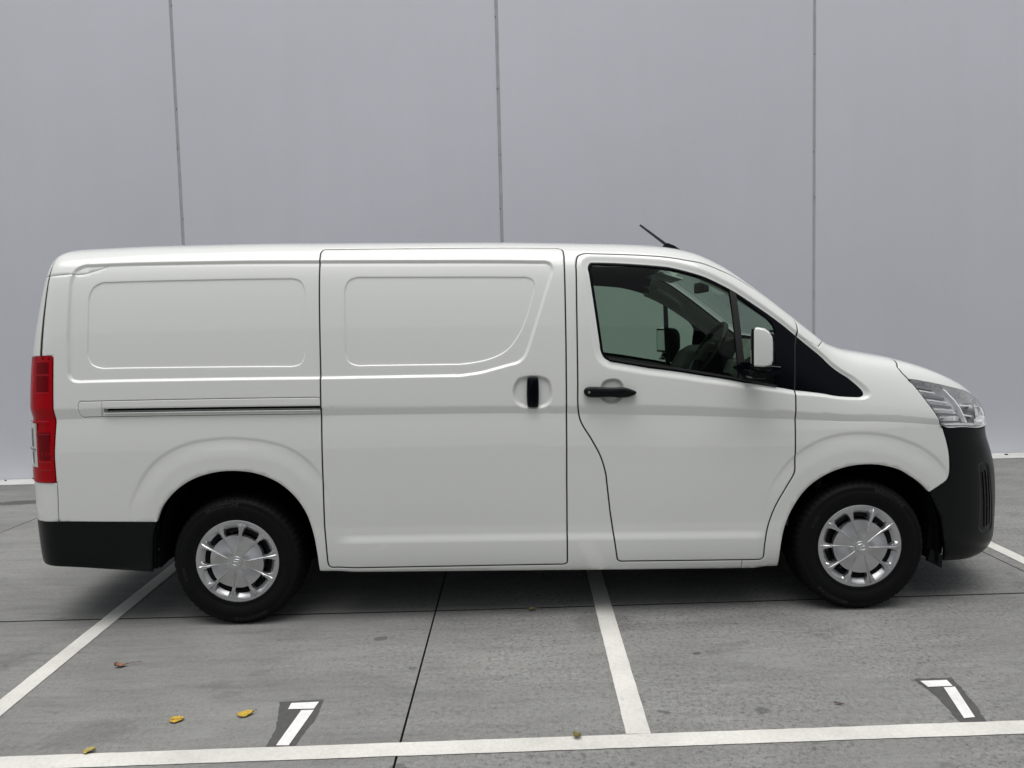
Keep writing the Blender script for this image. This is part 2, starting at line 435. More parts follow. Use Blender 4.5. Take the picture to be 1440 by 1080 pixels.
# wall of precast panels
WROT = math.atan(.01176)
wall = empty('building_wall', (1.3664, 3.4476+.01176*1.3664, 0)); wall.rotation_euler[2] = WROT
tag(wall, 'tall smooth grey precast concrete wall with vertical joints behind the van', 'wall')
JX = [1.3664-3.358*4, 1.3664-3.358*3, 1.3664-3.36*2, -1.9988, 1.3664, 4.6915, 8.04, 11.4, 14.75]
JW = [.016, .016, .016, .015, .017, .015, .016, .016, .016]
HW = 8.2
for i in range(len(JX)-1):
    a = JX[i]-1.3664+JW[i]; b = JX[i+1]-1.3664-JW[i+1]
    box('wall_panel', (a, 0, .0), (b, .18, HW), M['wall'], wall, bevel=.008, seg=2)
rndw = random.Random(4)
for i in range(1, len(JX)-1):
    x = JX[i]-1.3664
    s = pyobj('joint_sealant', [(x-.03, .007, .01), (x+.03, .007, .01), (x+.03, .007, HW-.01), (x-.03, .007, HW-.01)], [(0, 1, 2, 3)], M['sealant'], wall, smooth=False)
    for k in range(4):
        z = 2.5+k*.75+rndw.uniform(-.35, .35); dx = rndw.uniform(-.012, .012)
        box('fixing', (x+dx-.004, .003, z-.007), (x+dx+.004, .0065, z+.007), M['seal'], wall, bevel=.003, seg=1)
kerb = prism('kerb', [(-14.0, -.30), (13.2, -.30), (13.2, -.004), (-14.0, -.004)], 0.0005, .012, M['kerb'], None, axis='Z', bevel=.004)
kerb.location = wall.location; kerb.rotation_euler[2] = WROT
tag(kerb, kind='structure')
# bits of grit along the foot of the wall
for k, (x, yy, s) in enumerate([(-3.73, -.02, .028), (-3.98, -.10, .02), (6.72, -.015, .03), (6.95, -.02, .035)]):
    bm = bmesh.new(); bmesh.ops.create_icosphere(bm, subdivisions=1, radius=s*.45)
    rr = random.Random(k)
    for v in bm.verts: v.co = Vector((v.co.x*1.6, v.co.y, v.co.z*.7))*rr.uniform(.7, 1.25)
    o = bmobj('stone_chip', bm, M['joint'])
    o.location = wall.location+Vector((x-1.3664, yy-.05, .012+s*.18))
    if x < 0: lb = ['dark stone chip on the pale strip nearest the tail light', 'small dark chip on the pale strip left of the tail light', '', ''][k]
    else: lb = ['', '', 'small dark chip at the wall foot ahead of the bumper', 'dark stone chip at the wall foot at the right edge of the picture'][k]
    tag(o, lb, 'stone chip', 'chips along the wall foot')
# the building across the yard, behind the photographer: it is what the paint, glass and bumpers mirror
M['cladding'] = mat('dark_cladding', (0.085, 0.088, 0.092), 0.6, var=(1.2, 0.2))
M['roller'] = mat('roller_door', (0.16, 0.165, 0.17), 0.5, var=(2, 0.1))
yard_building = box('opposite_building', (-26, -26, 0), (30, -19, 6.2), M['cladding'])
tag(yard_building, kind='structure')
for k in range(6):
    x = -22+8.5*k
    box('roller_door', (x, -19.0, .02), (x+4.2, -18.94, 4.3), M['roller'], yard_building)
# ------------------------------------------------------------------ the van: one lofted body surface S(u, v)
# u runs along the van (metres, round the corners at both ends), v runs up the side and over the roof
def pchip(xk, yk):
    xk = np.asarray(xk, float); yk = np.asarray(yk, float); h = np.diff(xk); d = np.diff(yk)/h
    mm = np.zeros_like(yk); mm[0] = d[0]; mm[-1] = d[-1]
    for i in range(1, len(xk)-1):
        if d[i-1]*d[i] > 0:
            w1 = 2*h[i]+h[i-1]; w2 = h[i]+2*h[i-1]; mm[i] = (w1+w2)/(w1/d[i-1]+w2/d[i])
    def f(x):
        x = np.clip(np.asarray(x, float), xk[0], xk[-1]); i = np.clip(np.searchsorted(xk, x, side='right')-1, 0, len(xk)-2)
        t = (x-xk[i])/h[i]; t2 = t*t; t3 = t2*t
        return yk[i]*(2*t3-3*t2+1)+h[i]*mm[i]*(t3-2*t2+t)+yk[i+1]*(-2*t3+3*t2)+h[i]*mm[i+1]*(t3-t2)
    return f
def nspline(xk, yk):
    xk = np.asarray(xk, float); yk = np.asarray(yk, float); n = len(xk); h = np.diff(xk)
    A = np.eye(n); b = np.zeros(n)
    for i in range(1, n-1):
        A[i, i-1] = h[i-1]; A[i, i] = 2*(h[i-1]+h[i]); A[i, i+1] = h[i]
        b[i] = 6*((yk[i+1]-yk[i])/h[i]-(yk[i]-yk[i-1])/h[i-1])
    Mm = np.linalg.solve(A, b)
    def f(x):
        x = np.clip(np.asarray(x, float), xk[0], xk[-1]); i = np.clip(np.searchsorted(xk, x, side='right')-1, 0, n-2)
        a = xk[i+1]-x; c = x-xk[i]; H = h[i]
        return (Mm[i]*a**3+Mm[i+1]*c**3)/(6*H)+(yk[i]/H-Mm[i]*H/6)*a+(yk[i+1]/H-Mm[i+1]*H/6)*c
    return f
SEC = [(0.885, 0.20), (0.921, 0.25), (0.940, .31), (0.953, .45), (0.963, .62), (0.969, .80), (0.972, .95), (0.970, 1.08), (0.962, 1.22), (0.946, 1.40),
       (0.924, 1.58), (0.900, 1.72), (0.879, 1.80), (0.85, 1.86), (0.80, 1.908), (0.72, 1.942), (0.6, 1.964), (0.45, 1.978), (0.22, 1.988), (0, 1.99)]
_s = np.array(SEC); _a = np.concatenate([[0], np.cumsum(np.hypot(*np.diff(_s, axis=0).T))])+.2
VMAX = float(_a[-1])
fW = nspline(_a, _s[:, 0]); fZ = nspline(_a, _s[:, 1])
ZT_U = [-1.2, -1.0, -.8, -.4, 0, .5, 1.0, 1.4, 1.8, 2.2, 2.4, 2.55, 2.7, 2.85, 3.0, 3.1, 3.2, 3.3, 3.45, 3.6, 3.75, 3.9, 4.05, 4.2, 4.35]
ZT_Z = [1.988, 2.000, 2.0105, 2.0180, 2.0172, 2.0093, 1.9996, 1.9907, 1.9752, 1.9537, 1.9178, 1.8492, 1.7418, 1.6181, 1.4896, 1.4069, 1.3654, 1.3431, 1.3119, 1.2600, 1.1850, 1.100, 1.055, 1.025, 1.0]
fT = pchip(ZT_U, ZT_Z)
fXf = pchip([.15, .22, .32, .5, .68, .8, .88, 1.0, 1.3, 1.6, 1.8, 2.2, 2.8], [4.09, 4.165, 4.20, 4.20, 4.185, 4.155, 4.13, 4.12, 4.115, 4.10, 4.09, 4.08, 4.08])
fXr = pchip([.2, .3, .42, .6, 1.14, 1.42, 1.75, 1.9, 1.99], [-1.120, -1.165, -1.182, -1.187, -1.174, -1.148, -1.062, -1.015, -.98])
fTap = pchip([2.3, 2.8, 3.2, 3.6, 4.4], [1, .995, .985, .97, .965])
UF0, UFL, UR0, URL, NF, NR, ZC = 3.45, .9, -.86, .3, 2.7, 2.7, .95
def surf(u, v):
    u = np.asarray(u, float); v = np.asarray(v, float)
    W = fW(v)*fTap(u); Zb = fZ(v)
    k = (fT(u)-ZC)/(1.99-ZC)
    Z = np.where(Zb > ZC, ZC+(Zb-ZC)*k, Zb); X = u.copy()
    tf = np.clip((u-UF0)/UFL, 0, 1)*math.pi/2; s, c = np.sin(tf), np.cos(tf); r = (s**NF+np.abs(c)**NF)**(-1/NF)
    mk = u > UF0
    X = np.where(mk, UF0+(fXf(v)-UF0)*s*r, X); W = np.where(mk, W*np.maximum(c, 0)*r, W)
    tr = np.clip((UR0-u)/URL, 0, 1)*math.pi/2; s, c = np.sin(tr), np.cos(tr); r = (s**NR+np.abs(c)**NR)**(-1/NR)
    mk = u < UR0
    X = np.where(mk, UR0+(fXr(Z)-UR0)*s*r, X); W = np.where(mk, W*np.maximum(c, 0)*r, W)
    return np.stack([X, -W, Z], -1)
def base_normal(u, v):
    e = 1e-3
    a = surf(u+e, v)-surf(u-e, v); b = surf(u, v+e)-surf(u, v-e)
    n = np.cross(a, b); l = np.linalg.norm(n, axis=-1, keepdims=True); n = n/np.maximum(l, 1e-12)
    return n
def SP(u, v, off=0.0):
    """point on the van's side at (u, v), off metres outside the surface"""
    u = np.asarray(u, float); v = np.asarray(v, float)
    return surf(u, v)+base_normal(u, v)*off

# ---- curves in (u, v)
def chaikin_free(pts, closed=True, step=.009):
    """dense smooth curve through pts (centripetal Catmull-Rom); long straight runs stay straight"""
    P = [np.array(p, float) for p in pts]; n = len(P); Q = []
    for i in range(n if closed else n-1):
        a, b = P[i], P[(i+1) % n]; L = np.linalg.norm(b-a); Q.append(a)
        if L > .16:
            Q += [a+(b-a)*(.03/L), a+(b-a)*(.06/L), b-(b-a)*(.06/L), b-(b-a)*(.03/L)]
    if not closed: Q.append(P[-1])
    n = len(Q); out = []
    for i in range(n if closed else n-1):
        if closed: p0, p1, p2, p3 = Q[i-1], Q[i], Q[(i+1) % n], Q[(i+2) % n]
        else: p0, p1, p2, p3 = Q[max(i-1, 0)], Q[i], Q[i+1], Q[min(i+2, n-1)]
        d1 = max(np.linalg.norm(p1-p0), 1e-4)**.5; d2 = max(np.linalg.norm(p2-p1), 1e-4)**.5; d3 = max(np.linalg.norm(p3-p2), 1e-4)**.5
        m1 = (p1-p0)/d1-(p2-p0)/(d1+d2)+(p2-p1)/d2 if d1 > .011 else (p2-p1)/d2
        m2 = (p2-p1)/d2-(p3-p1)/(d2+d3)+(p3-p2)/d3 if d3 > .011 else (p2-p1)/d2
        m1 = m1*d2; m2 = m2*d2
        k = max(1, int(round(np.linalg.norm(p2-p1)/step)))
        for j in range(k):
            t = j/k; t2 = t*t; t3 = t2*t
            out.append(p1*(2*t3-3*t2+1)+m1*(t3-2*t2+t)+p2*(-2*t3+3*t2)+m2*(t3-t2))
    if not closed: out.append(Q[-1])
    return np.array(out)
def dense(pts, closed=True, step=.02):
    P = np.array(pts, float); n = len(P); out = []
    for i in range(n if closed else n-1):
        a, b = P[i], P[(i+1) % n]; k = max(1, int(np.linalg.norm(b-a)/step))
        out += [a+(b-a)*j/k for j in range(k)]
    if not closed: out.append(P[-1])
    return np.array(out)
def area(p):
    x, y = p[:, 0], p[:, 1]; return .5*np.sum(x*np.roll(y, -1)-np.roll(x, -1)*y)
def offset(p, d, closed=True):
    """positive d grows a closed polygon; for an open line positive is to its left"""
    if closed:
        s = 1.0 if area(p) > 0 else -1.0
        e = np.roll(p, -1, 0)-p; e /= np.maximum(np.linalg.norm(e, axis=1, keepdims=True), 1e-9)
        nn = np.stack([e[:, 1], -e[:, 0]], 1)*s
        m0 = np.roll(nn, 1, 0); b = nn+m0; c = np.maximum((b*b).sum(1, keepdims=True), .8)
        return p+2*b/c*d
    e = np.gradient(p, axis=0); e /= np.maximum(np.linalg.norm(e, axis=1, keepdims=True), 1e-9)
    return p+np.stack([-e[:, 1], e[:, 0]], 1)*d
def inside(P, poly):
    out = np.zeros(len(P), bool)
    lo, hi = poly.min(0), poly.max(0)
    idx = np.nonzero((P[:, 0] >= lo[0]) & (P[:, 0] <= hi[0]) & (P[:, 1] >= lo[1]) & (P[:, 1] <= hi[1]))[0]
    if len(idx) == 0: return out
    x, y = P[idx, 0], P[idx, 1]; r = np.zeros(len(idx), bool)
    a = poly; b = np.roll(poly, -1, 0)
    for (x1, y1), (x2, y2) in zip(a, b):
        if y1 == y2: continue
        c = ((y1 > y) != (y2 > y)) & (x < (x2-x1)*(y-y1)/(y2-y1)+x1)
        r ^= c
    out[idx] = r
    return out
def pdist(P, poly, closed=True):
    a = poly if closed else poly[:-1]; b = np.roll(poly, -1, 0) if closed else poly[1:]
    best = np.full(len(P), 1e9)
    for p, q in zip(a, b):
        d = q-p; L = d@d
        t = np.clip(((P-p)@d)/max(L, 1e-12), 0, 1)
        w = P-(p+t[:, None]*d); best = np.minimum(best, (w*w).sum(1))
    return np.sqrt(best)
def sstep(a, b, x):
    t = np.clip((x-a)/(b-a), 0, 1); return t*t*(3-2*t)

C = {}
C['fdoor'] = chaikin_free([(1.7799, 1.8501), (1.794, 1.9048), (1.8323, 1.926), (2.0767, 1.921), (2.3562, 1.9135), (2.5269, 1.922), (2.6555, 1.9393), (2.7846, 1.9600), (2.876, 1.9735), (2.9035, 1.950), (2.9120, 1.890), (2.9062, 1.7976), (2.8897, 1.6586), (2.8704, 1.2795), (2.864, 0.7642), (2.8577, 0.7386), (2.825, 0.6807), (2.7651, 0.5709), (2.7306, 0.4706), (2.7144, 0.3688), (2.7092, 0.302), (2.700, .2952), (1.9765, 0.3064), (1.9598, 0.315), (1.9541, 0.3391), (1.9227, 0.5671), (1.903, 0.7637), (1.879, 0.852), (1.8371, 0.9368), (1.7815, 1.0366), (1.7687, 1.1097), (1.7700, 1.2294), (1.775, 1.6192)])
C['sdoor'] = chaikin_free([(0.4716, 1.8932), (0.4720, 1.9389), (0.4862, 1.9659), (1.0872, 1.9705), (1.6852, 1.9755), (1.7135, 1.9589), (1.721, 1.9033), (1.7156, 1.4221), (1.704, 0.7209), (1.7005, 0.3339), (1.698, 0.3058), (1.6833, 0.2979), (0.4883, 0.3061), (0.4745, 0.3147), (0.4692, 0.3388), (0.4640, 0.5291), (0.4715, 0.9453), (0.4745, 1.2771)])
C['window'] = chaikin_free([(1.8408, 1.8388), (1.8534, 1.8681), (1.8754, 1.8706), (2.0348, 1.8667), (2.2515, 1.856), (2.3944, 1.8375), (2.5379, 1.8212), (2.6927, 1.8063), (2.8266, 1.7889), (2.9031, 1.7628), (3.0292, 1.7085), (3.1532, 1.5912), (3.2195, 1.4555), (3.2243, 1.3923), (3.2046, 1.362), (3.0316, 1.3264), (2.8742, 1.2866), (2.6105, 1.2633), (2.4169, 1.2721), (2.1315, 1.3076), (1.9427, 1.3419), (1.9074, 1.3625), (1.8905, 1.3992)])
C['glass'] = chaikin_free([(1.8560, 1.8388), (1.8634, 1.8541), (1.8794, 1.8566), (2.0348, 1.8527), (2.2515, 1.842), (2.3944, 1.8235), (2.5379, 1.8062), (2.6817, 1.7740), (2.7600, 1.7535), (2.7842, 1.7182), (2.7818, 1.6115), (2.7740, 1.2920), (2.7630, 1.2840), (2.6105, 1.2793), (2.4169, 1.2881), (2.1315, 1.3236), (1.9487, 1.3559), (1.9154, 1.3745), (1.9045, 1.3992)])
C['rail'] = chaikin_free([(-0.7368, 1.1941), (0.0, 1.190), (0.52, 1.1859), (0.52, 1.1033), (0.0, 1.109), (-0.7287, 1.1164), (-0.7443, 1.1309), (-0.746, 1.1838)])
C['slot'] = dense([(-0.6232, 1.1554), (0.48, 1.1448), (0.48, 1.1258), (-0.6168, 1.1360)])
TAILR = [(-0.8747, 1.4265), (-0.8679, 1.418), (-0.8671, 1.4022), (-0.8697, 1.166), (-0.8655, 1.0949), (-0.8734, 0.9208), (-0.874, 0.7903)]
C['tail'] = dense(TAILR+[(-.93, .7880), (-.985, .785), (-1.01, .80), (-1.015, 1.40), (-1.00, 1.4225), (-.94, 1.4245)], step=.012)
C['head'] = chaikin_free([(3.4701, 1.6601), (3.5608, 1.6720), (3.669, 1.6828), (3.8065, 1.7333), (3.93, 1.745), (3.985, 1.70), (3.99, 1.40), (3.97, 1.0), (3.955, .945), (3.8338, 0.9306), (3.70, .947), (3.6017, 0.9596), (3.585, 1.06), (3.5596, 1.2175), (3.521, 1.4187), (3.49, 1.57)])
C['fbump'] = np.concatenate([dense([(3.5955, 0.9590), (3.70, .947), (3.8338, .9306), (3.955, .93), (4.02, .96), (4.36, .96), (4.36, .10), (3.56, .10), (3.5372, .62)], closed=False, step=.02)[:-1], chaikin_free([(3.5372, 0.6235), (3.585, .660), (3.6102, 0.6823), (3.6198, 0.7113), (3.6245, 0.8111), (3.6206, 0.8704), (3.6017, 0.9560)], closed=False)[:-1]])
C['grille'] = dense([(3.97, .955), (3.99, 1.40), (3.985, 1.66), (4.36, 1.66), (4.36, .955)])
C['hood'] = dense([(3.15, VMAX+.05), (3.11, 2.28), (3.115, 2.115), (3.25, 2.10), (3.4656, 2.0804), (3.446, 1.93), (3.4301, 1.8229), (3.445, 1.74), (3.475, 1.640), (3.60, 1.63), (4.0, 1.66), (4.36, 1.665), (4.36, VMAX+.05)])
C['fender'] = dense([(2.6, .20), (2.6, 1.0), (2.84, 1.30), (2.84, 1.76), (3.0123, 1.7886), (3.0556, 1.923), (3.085, 2.02), (3.10, 2.115), (3.25, 2.13), (3.50, 2.12), (3.50, 1.6), (3.66, 1.0), (3.66, .55), (3.54, .20)])
C['screen'] = chaikin_free([(2.405, 2.16), (2.43, 2.095), (2.50, 2.075), (2.75, 2.075), (2.98, 2.08), (3.05, 2.10), (3.07, 2.16), (3.09, 2.4), (3.10, VMAX+.04), (2.38, VMAX+.04), (2.385, 2.4)])
C['rblack'] = dense([(-1.2, .578), (-.9678, .5800), (-0.8774, 0.5875), (-0.6813, 0.5806), (-0.3917, 0.5721), (-.32, .570), (-.32, .15), (-1.2, .15)])
C['rcorner'] = dense([(-1.2, .788), (-0.8717, 0.7891), (-0.8723, 0.7119), (-0.8767, 0.5875), (-.88, .55), (-1.2, .55)])
C['tgate'] = dense([(-1.2, VMAX+.05), (-.925, VMAX+.05), (-0.925, 2.05), (-0.922, 1.9727), (-0.9110, 1.844), (-0.9106, 1.6612), (-0.9115, 1.4316), (-.9115, 1.38), (-.94, 1.2), (-.94, .75), (-1.2, .75)])
C['roofseam'] = chaikin_free([(-0.94, 1.8291), (-0.80, 1.8340), (-0.7326, 1.8358), (-0.690, 1.847), (-0.651, 1.8606), (-.615, 1.8740)], closed=False)
C['arch_r'] = chaikin_free([(-0.3917, 0.5721), (-0.3563, 0.6507), (-0.2815, 0.7338), (-0.1837, 0.7938), (-0.0736, 0.8241), (0.024, 0.8289), (0.1313, 0.8133), (0.2369, 0.7666), (0.3158, 0.6961), (0.3724, 0.6063), (0.4027, 0.5043), (0.4187, 0.3905), (0.4244, 0.2880)], closed=False)
C['arch_f'] = chaikin_free([(2.7921, 0.2439), (2.7962, 0.343), (2.8133, 0.457), (2.8534, 0.5615), (2.9201, 0.6595), (3.0066, 0.7253), (3.1156, 0.7678), (3.2252, 0.7803), (3.3213, 0.7708), (3.4221, 0.736), (3.4964, 0.6752), (3.5372, 0.6235)], closed=False)
C['flare_r'] = chaikin_free([(-0.535, 0.6), (-0.518, 0.6659), (-0.479, 0.7498), (-0.418, 0.8443), (-0.3189, 0.9267), (-0.1939, 0.9761), (-0.0637, 0.9941), (0.0333, 0.9953), (0.176, 0.9777), (0.293, 0.9431), (0.3765, 0.8895), (0.4543, 0.7989), (0.495, 0.69), (.51, .6)], closed=False)
C['flare_f'] = chaikin_free([(2.700, .50), (2.7205, 0.6206), (2.7700, 0.7255), (2.8703, 0.8412), (2.9678, 0.9002), (3.062, 0.9302), (3.1602, 0.9419), (3.281, 0.9347), (3.4069, 0.9053), (3.4951, 0.8637), (3.5561, 0.8126), (3.6063, 0.7369), (3.63, .66)], closed=False)
DOMAIN = np.concatenate([
    dense([(-1.16, .352), (-0.975, 0.352), (-0.8905, 0.3490), (-0.7786, 0.3402), (-0.4358, 0.3068), (-0.4171, 0.4874), (-.406, .5323)], closed=False, step=.015),
    C['arch_r'], dense([(.4244, .2867), (1.562, .2654), (2.7921, .2413)], closed=False)[1:-1], C['arch_f'],
    dense([(3.5372, .6235), (3.5873, 0.4886), (3.6035, 0.3731), (3.6257, 0.236), (3.7491, 0.2215), (3.84, 0.2315), (3.9106, 0.2479), (4.05, .25), (4.35, .25), (4.35, VMAX), (-1.16, VMAX)], closed=False, step=.02)[1:]])
C['recess'] = chaikin_free([(-0.728, 1.8803), (0.4737, 1.8730), (1.6246, 1.8647), (1.6495, 1.8525), (1.659, 1.8167), (1.5527, 1.4955), (1.5029, 1.3697), (1.4664, 1.3414), (1.297, 1.2975), (1.1785, 1.2818), (0.473, 1.2827), (-0.7451, 1.2928), (-0.7751, 1.3005), (-0.7932, 1.3257), (-0.797, 1.4952), (-0.7896, 1.7926), (-0.7708, 1.857)])
C['inner1'] = chaikin_free([(-0.6313, 1.785), (0.3333, 1.7837), (0.3763, 1.7685), (0.3992, 1.7138), (0.3965, 1.4046), (0.3759, 1.3563), (0.331, 1.3426), (-0.6257, 1.3552), (-0.6793, 1.3749), (-0.7019, 1.4215), (-0.6996, 1.7052), (-0.6769, 1.762)])
C['inner2'] = chaikin_free([(0.6689, 1.7874), (1.5243, 1.7813), (1.5548, 1.7681), (1.5662, 1.7328), (1.5598, 1.7032), (1.5187, 1.5681), (1.4807, 1.4851), (1.4179, 1.4066), (1.3236, 1.3614), (1.1798, 1.3387), (0.6642, 1.3406), (0.618, 1.359), (0.6009, 1.4017), (0.6008, 1.7186), (0.6222, 1.7694)])
C['sdish'] = chaikin_free([(1.4488, 1.2091), (1.475, 1.2552), (1.529, 1.267), (1.5826, 1.2644), (1.618, 1.2495), (1.6331, 1.2061), (1.632, 1.1592), (1.6152, 1.1306), (1.579, 1.1169), (1.5074, 1.1183), (1.4649, 1.1371), (1.448, 1.1768)])
C['fdish'] = chaikin_free([(1.8889, 1.2022), (1.904, 1.2348), (1.9294, 1.2454), (1.9687, 1.2449), (1.9897, 1.2263), (1.9963, 1.2006), (1.9882, 1.1604), (1.9626, 1.1352), (1.9232, 1.1341), (1.8914, 1.1548)])
C['fog'] = chaikin_free([(3.770, .742), (3.80, .748), (3.835, .73), (3.875, .40), (3.868, .375), (3.80, .375), (3.775, .40)])
fBelt = nspline([-1.3, -0.86, 0.4678, 1.7107, 2.2, 2.6, 2.8659, 3.1601, 3.45, 3.6, 4.4], [1.112, 1.1088, 1.0950, 1.0785, 1.060, 1.050, 1.050, 1.052, 1.02, .97, .9])
fBand = nspline([-1.3, -0.86, 0.4678, 1.7107, 2.2, 2.6, 2.8659, 3.1601, 3.45, 3.6, 4.4], [.049, .049, .046, .045, .048, .055, .066, .090, .10, .10, .10])
fSill = nspline([0.4, 0.6191, 1.6998, 2.6652, 2.9], [.470, 0.4687, 0.4582, 0.4424, .438])
ARCHSIDE = []
def disp(u, v):
    """pressed detail of the sheet metal, metres outwards"""
    P = np.stack([u, v], 1); d = np.zeros(len(u))
    def near(poly, mrg):
        lo, hi = poly.min(0)-mrg, poly.max(0)+mrg
        return np.nonzero((u > lo[0]) & (u < hi[0]) & (v > lo[1]) & (v < hi[1]))[0]
    def recess(key, depth, w, grow=0.0):
        poly = C[key]; i = near(poly, .06)
        if len(i) == 0: return
        sd = pdist(P[i], poly)*np.where(inside(P[i], poly), 1, -1)+grow
        d[i] -= depth*sstep(-w/2, w/2, sd)
    recess('recess', .0110, .017)
    recess('inner1', .0055, .008); recess('inner2', .0055, .008)
    recess('window', .011, .040, .022)
    recess('sdish', .016, .022); recess('fdish', .016, .020)
    recess('fog', .007, .014)
    # valley crease along the belt: faces down above, faces up below
    t = v-fBelt(u); wd = fBand(u); amp = .0120*sstep(-1.2, -.95, u)*(1-.35*sstep(2.9, 3.5, u))
    upv = np.clip(1-t/wd, 0, 1); dnv = np.clip(1+t/.165, 0, 1)
    g = np.where(t >= 0, upv, dnv*(.25*dnv+.75))
    inb = (v > .7) & (v < 1.35)
    d -= np.where(inb, amp*g, 0)
    # step above the sill
    t = v-fSill(u)
    f = sstep(.50, .62, u)*(1-sstep(2.66, 2.74, u))
    d += np.where(v < .6, .010*f*(1-sstep(-.036, .012, t)), 0)
    # wheel arch flares: a shallow valley, then a swelling towards the lip
    for key, cx in (('flare_r', 0.0), ('flare_f', 3.21)):
        poly = C[key]; i = near(poly, .02)
        if len(i) == 0: continue
        closed = np.concatenate([poly, [[poly[-1, 0], .0], [poly[0, 0], .0]]])
        ins = inside(P[i], closed)
        s = pdist(P[i], poly, closed=False)*np.where(ins, 1, -1)
        h = -.0042*sstep(-.008, .012, s)+.0075*sstep(.012, .10, s)
        h *= sstep(.62, .80, v[i])*.75+.25*sstep(.45, .7, v[i])
        d[i] += h
    return d
def full(u, v):
    return surf(u, v)+base_normal(u, v)*disp(u, v)[:, None]
def full_with_normal(u, v):
    e = 1.2e-3
    n0 = base_normal(u, v); d0 = disp(u, v)
    P0 = surf(u, v)+n0*d0[:, None]
    du = (disp(u+e, v)-disp(u-e, v))/(2*e); dv = (disp(u, v+e)-disp(u, v-e))/(2*e)
    a = (surf(u+e, v)-surf(u-e, v))/(2*e); b = (surf(u, v+e)-surf(u, v-e))/(2*e)
    A = a+n0*du[:, None]; B = b+n0*dv[:, None]
    n = np.cross(A, B); l = np.linalg.norm(n, axis=1, keepdims=True)
    n = np.where(l > 1e-9, n/np.maximum(l, 1e-12), n0)
    return P0, n, n0

# ---- one constrained triangulation of the whole side, cut into panels
G = .0040                      # half of a shut line
PRI = [('glass', .0006), ('window', .0008), ('fdoor', G), ('sdoor', G), ('rail', .0014), ('tail', .0016), ('head', .0018), ('fbump', .0018), ('grille', .002),
       ('hood', G), ('fender', .0016), ('screen', .002), ('rblack', .0012), ('rcorner', .0014), ('tgate', .0052)]
PIN = {k: offset(C[k], -g) for k, g in PRI}
POUT = {k: offset(C[k], g) for k, g in PRI}
seam_poly = np.concatenate([offset(C['roofseam'], .0011, False), offset(C['roofseam'], -.0011, False)[::-1]])

pts = []; edges = []
occ = set()
def clampd(p):
    q = p.copy(); q[:, 0] = np.clip(q[:, 0], -1.16, 4.35); q[:, 1] = np.clip(q[:, 1], .19, VMAX); return q
def add_loop(poly, closed=True):
    q = clampd(poly); b = len(pts); n = len(q); pts.extend(map(tuple, q))
    for i in range(n if closed else n-1):
        j = (i+1) % n
        if np.abs(q[i]-q[j]).max() > 1e-7: edges.append((b+i, b+j))
add_loop(DOMAIN)
for k, g in PRI:
    add_loop(PIN[k]); add_loop(POUT[k])
add_loop(seam_poly); add_loop(C['slot'])
RV = 1.905
for key in ():
    pass
add_loop(dense([(-1.16, RV), (4.35, RV)], closed=False, step=.03), closed=False)
rows = []
for k, g in PRI:
    if k in ('glass',): continue
    rows += [offset(C[k], -g-.005), offset(C[k], g+.005)]
for o in (-.010, -.005, 0, .005, .010): rows.append(offset(C['recess'], o))
for k in ('inner1', 'inner2'):
    for o in (-.0045, 0, .0045): rows.append(offset(C[k], o))
for o in (.004, .012, .022, .032, .042): rows.append(offset(C['window'], o))
for k in ('sdish', 'fdish', 'fog'):
    for o in (-.011, -.006, 0, .006, .011): rows.append(offset(C[k], o))
uu = np.arange(-1.15, 3.62, .012)
for o in (.06, .046, .03, .012, .0025, 0, -.0025, -.012, -.03, -.06, -.1, -.14, -.17): rows.append(np.stack([uu, fBelt(uu)+o], 1))
us = np.arange(.48, 2.76, .012)
for o in (.014, .006, -.004, -.012, -.02, -.028, -.036): rows.append(np.stack([us, fSill(us)+o], 1))
for k in ('flare_r', 'flare_f'):
    for o in (.012, .004, -.004, -.012, -.018, -.035, -.055, -.085): rows.append(offset(C[k], o, False))
cons = np.array(pts); CELL = .006
def cells(a, s=None): return np.floor(a/(s or CELL)).astype(np.int64)
keyf = lambda c: c[:, 0]*100003+c[:, 1]
used = set(keyf(cells(cons, .0025)).tolist())
ctr_dist = []
kept = []
for r in rows:
    c = keyf(cells(r, .0025))
    for p, k in zip(r, c.tolist()):
        if k not in used:
            used.add(k); kept.append(p)
gu, gv = np.meshgrid(np.arange(-1.15, 4.35, .016), np.arange(.20, 1.99, .016), indexing='ij')
gu2, gv2 = np.meshgrid(np.arange(-1.15, 4.35, .035), np.arange(2.0, VMAX, .035), indexing='ij')
nose, nv = np.meshgrid(np.arange(3.46, 4.35, .016), np.arange(2.0, VMAX, .02), indexing='ij')
grid = np.concatenate([np.stack([gu.ravel()+.0003, gv.ravel()+.0007], 1), np.stack([gu2.ravel()+.0003, gv2.ravel()+.0007], 1), np.stack([nose.ravel()+.0011, nv.ravel()+.0013], 1)])
c9 = cells(grid); free = np.ones(len(grid), bool)
usedarr = np.unique(keyf(cells(np.concatenate([cons, np.array(kept)]))))
for dx in (-1, 0, 1):
    for dy in (-1, 0, 1):
        free &= ~np.isin((c9[:, 0]+dx)*100003+(c9[:, 1]+dy), usedarr)
allp = np.concatenate([cons, np.array(kept), grid[free]])
allp = allp[:len(cons)].tolist()+[p for p in allp[len(cons):].tolist() if -1.16 < p[0] < 4.35 and .19 < p[1] < VMAX]
res = delaunay_2d_cdt([Vector(p) for p in allp], edges, [], 0, 1e-6)
UV = np.array([(p.x, p.y) for p in res[0]]); TR = np.array([f for f in res[2]], dtype=np.int64)
cen = UV[TR].mean(1)
lab = np.full(len(TR), -1, int)          # -1 rest, -2 dropped
todo = np.ones(len(TR), bool)
def take(mask, val):
    global todo
    mk = mask & todo; lab[mk] = val; todo &= ~mk
take(~inside(cen, DOMAIN), -2)
aa = UV[TR]; ar = np.abs(np.cross(aa[:, 1]-aa[:, 0], aa[:, 2]-aa[:, 0]))
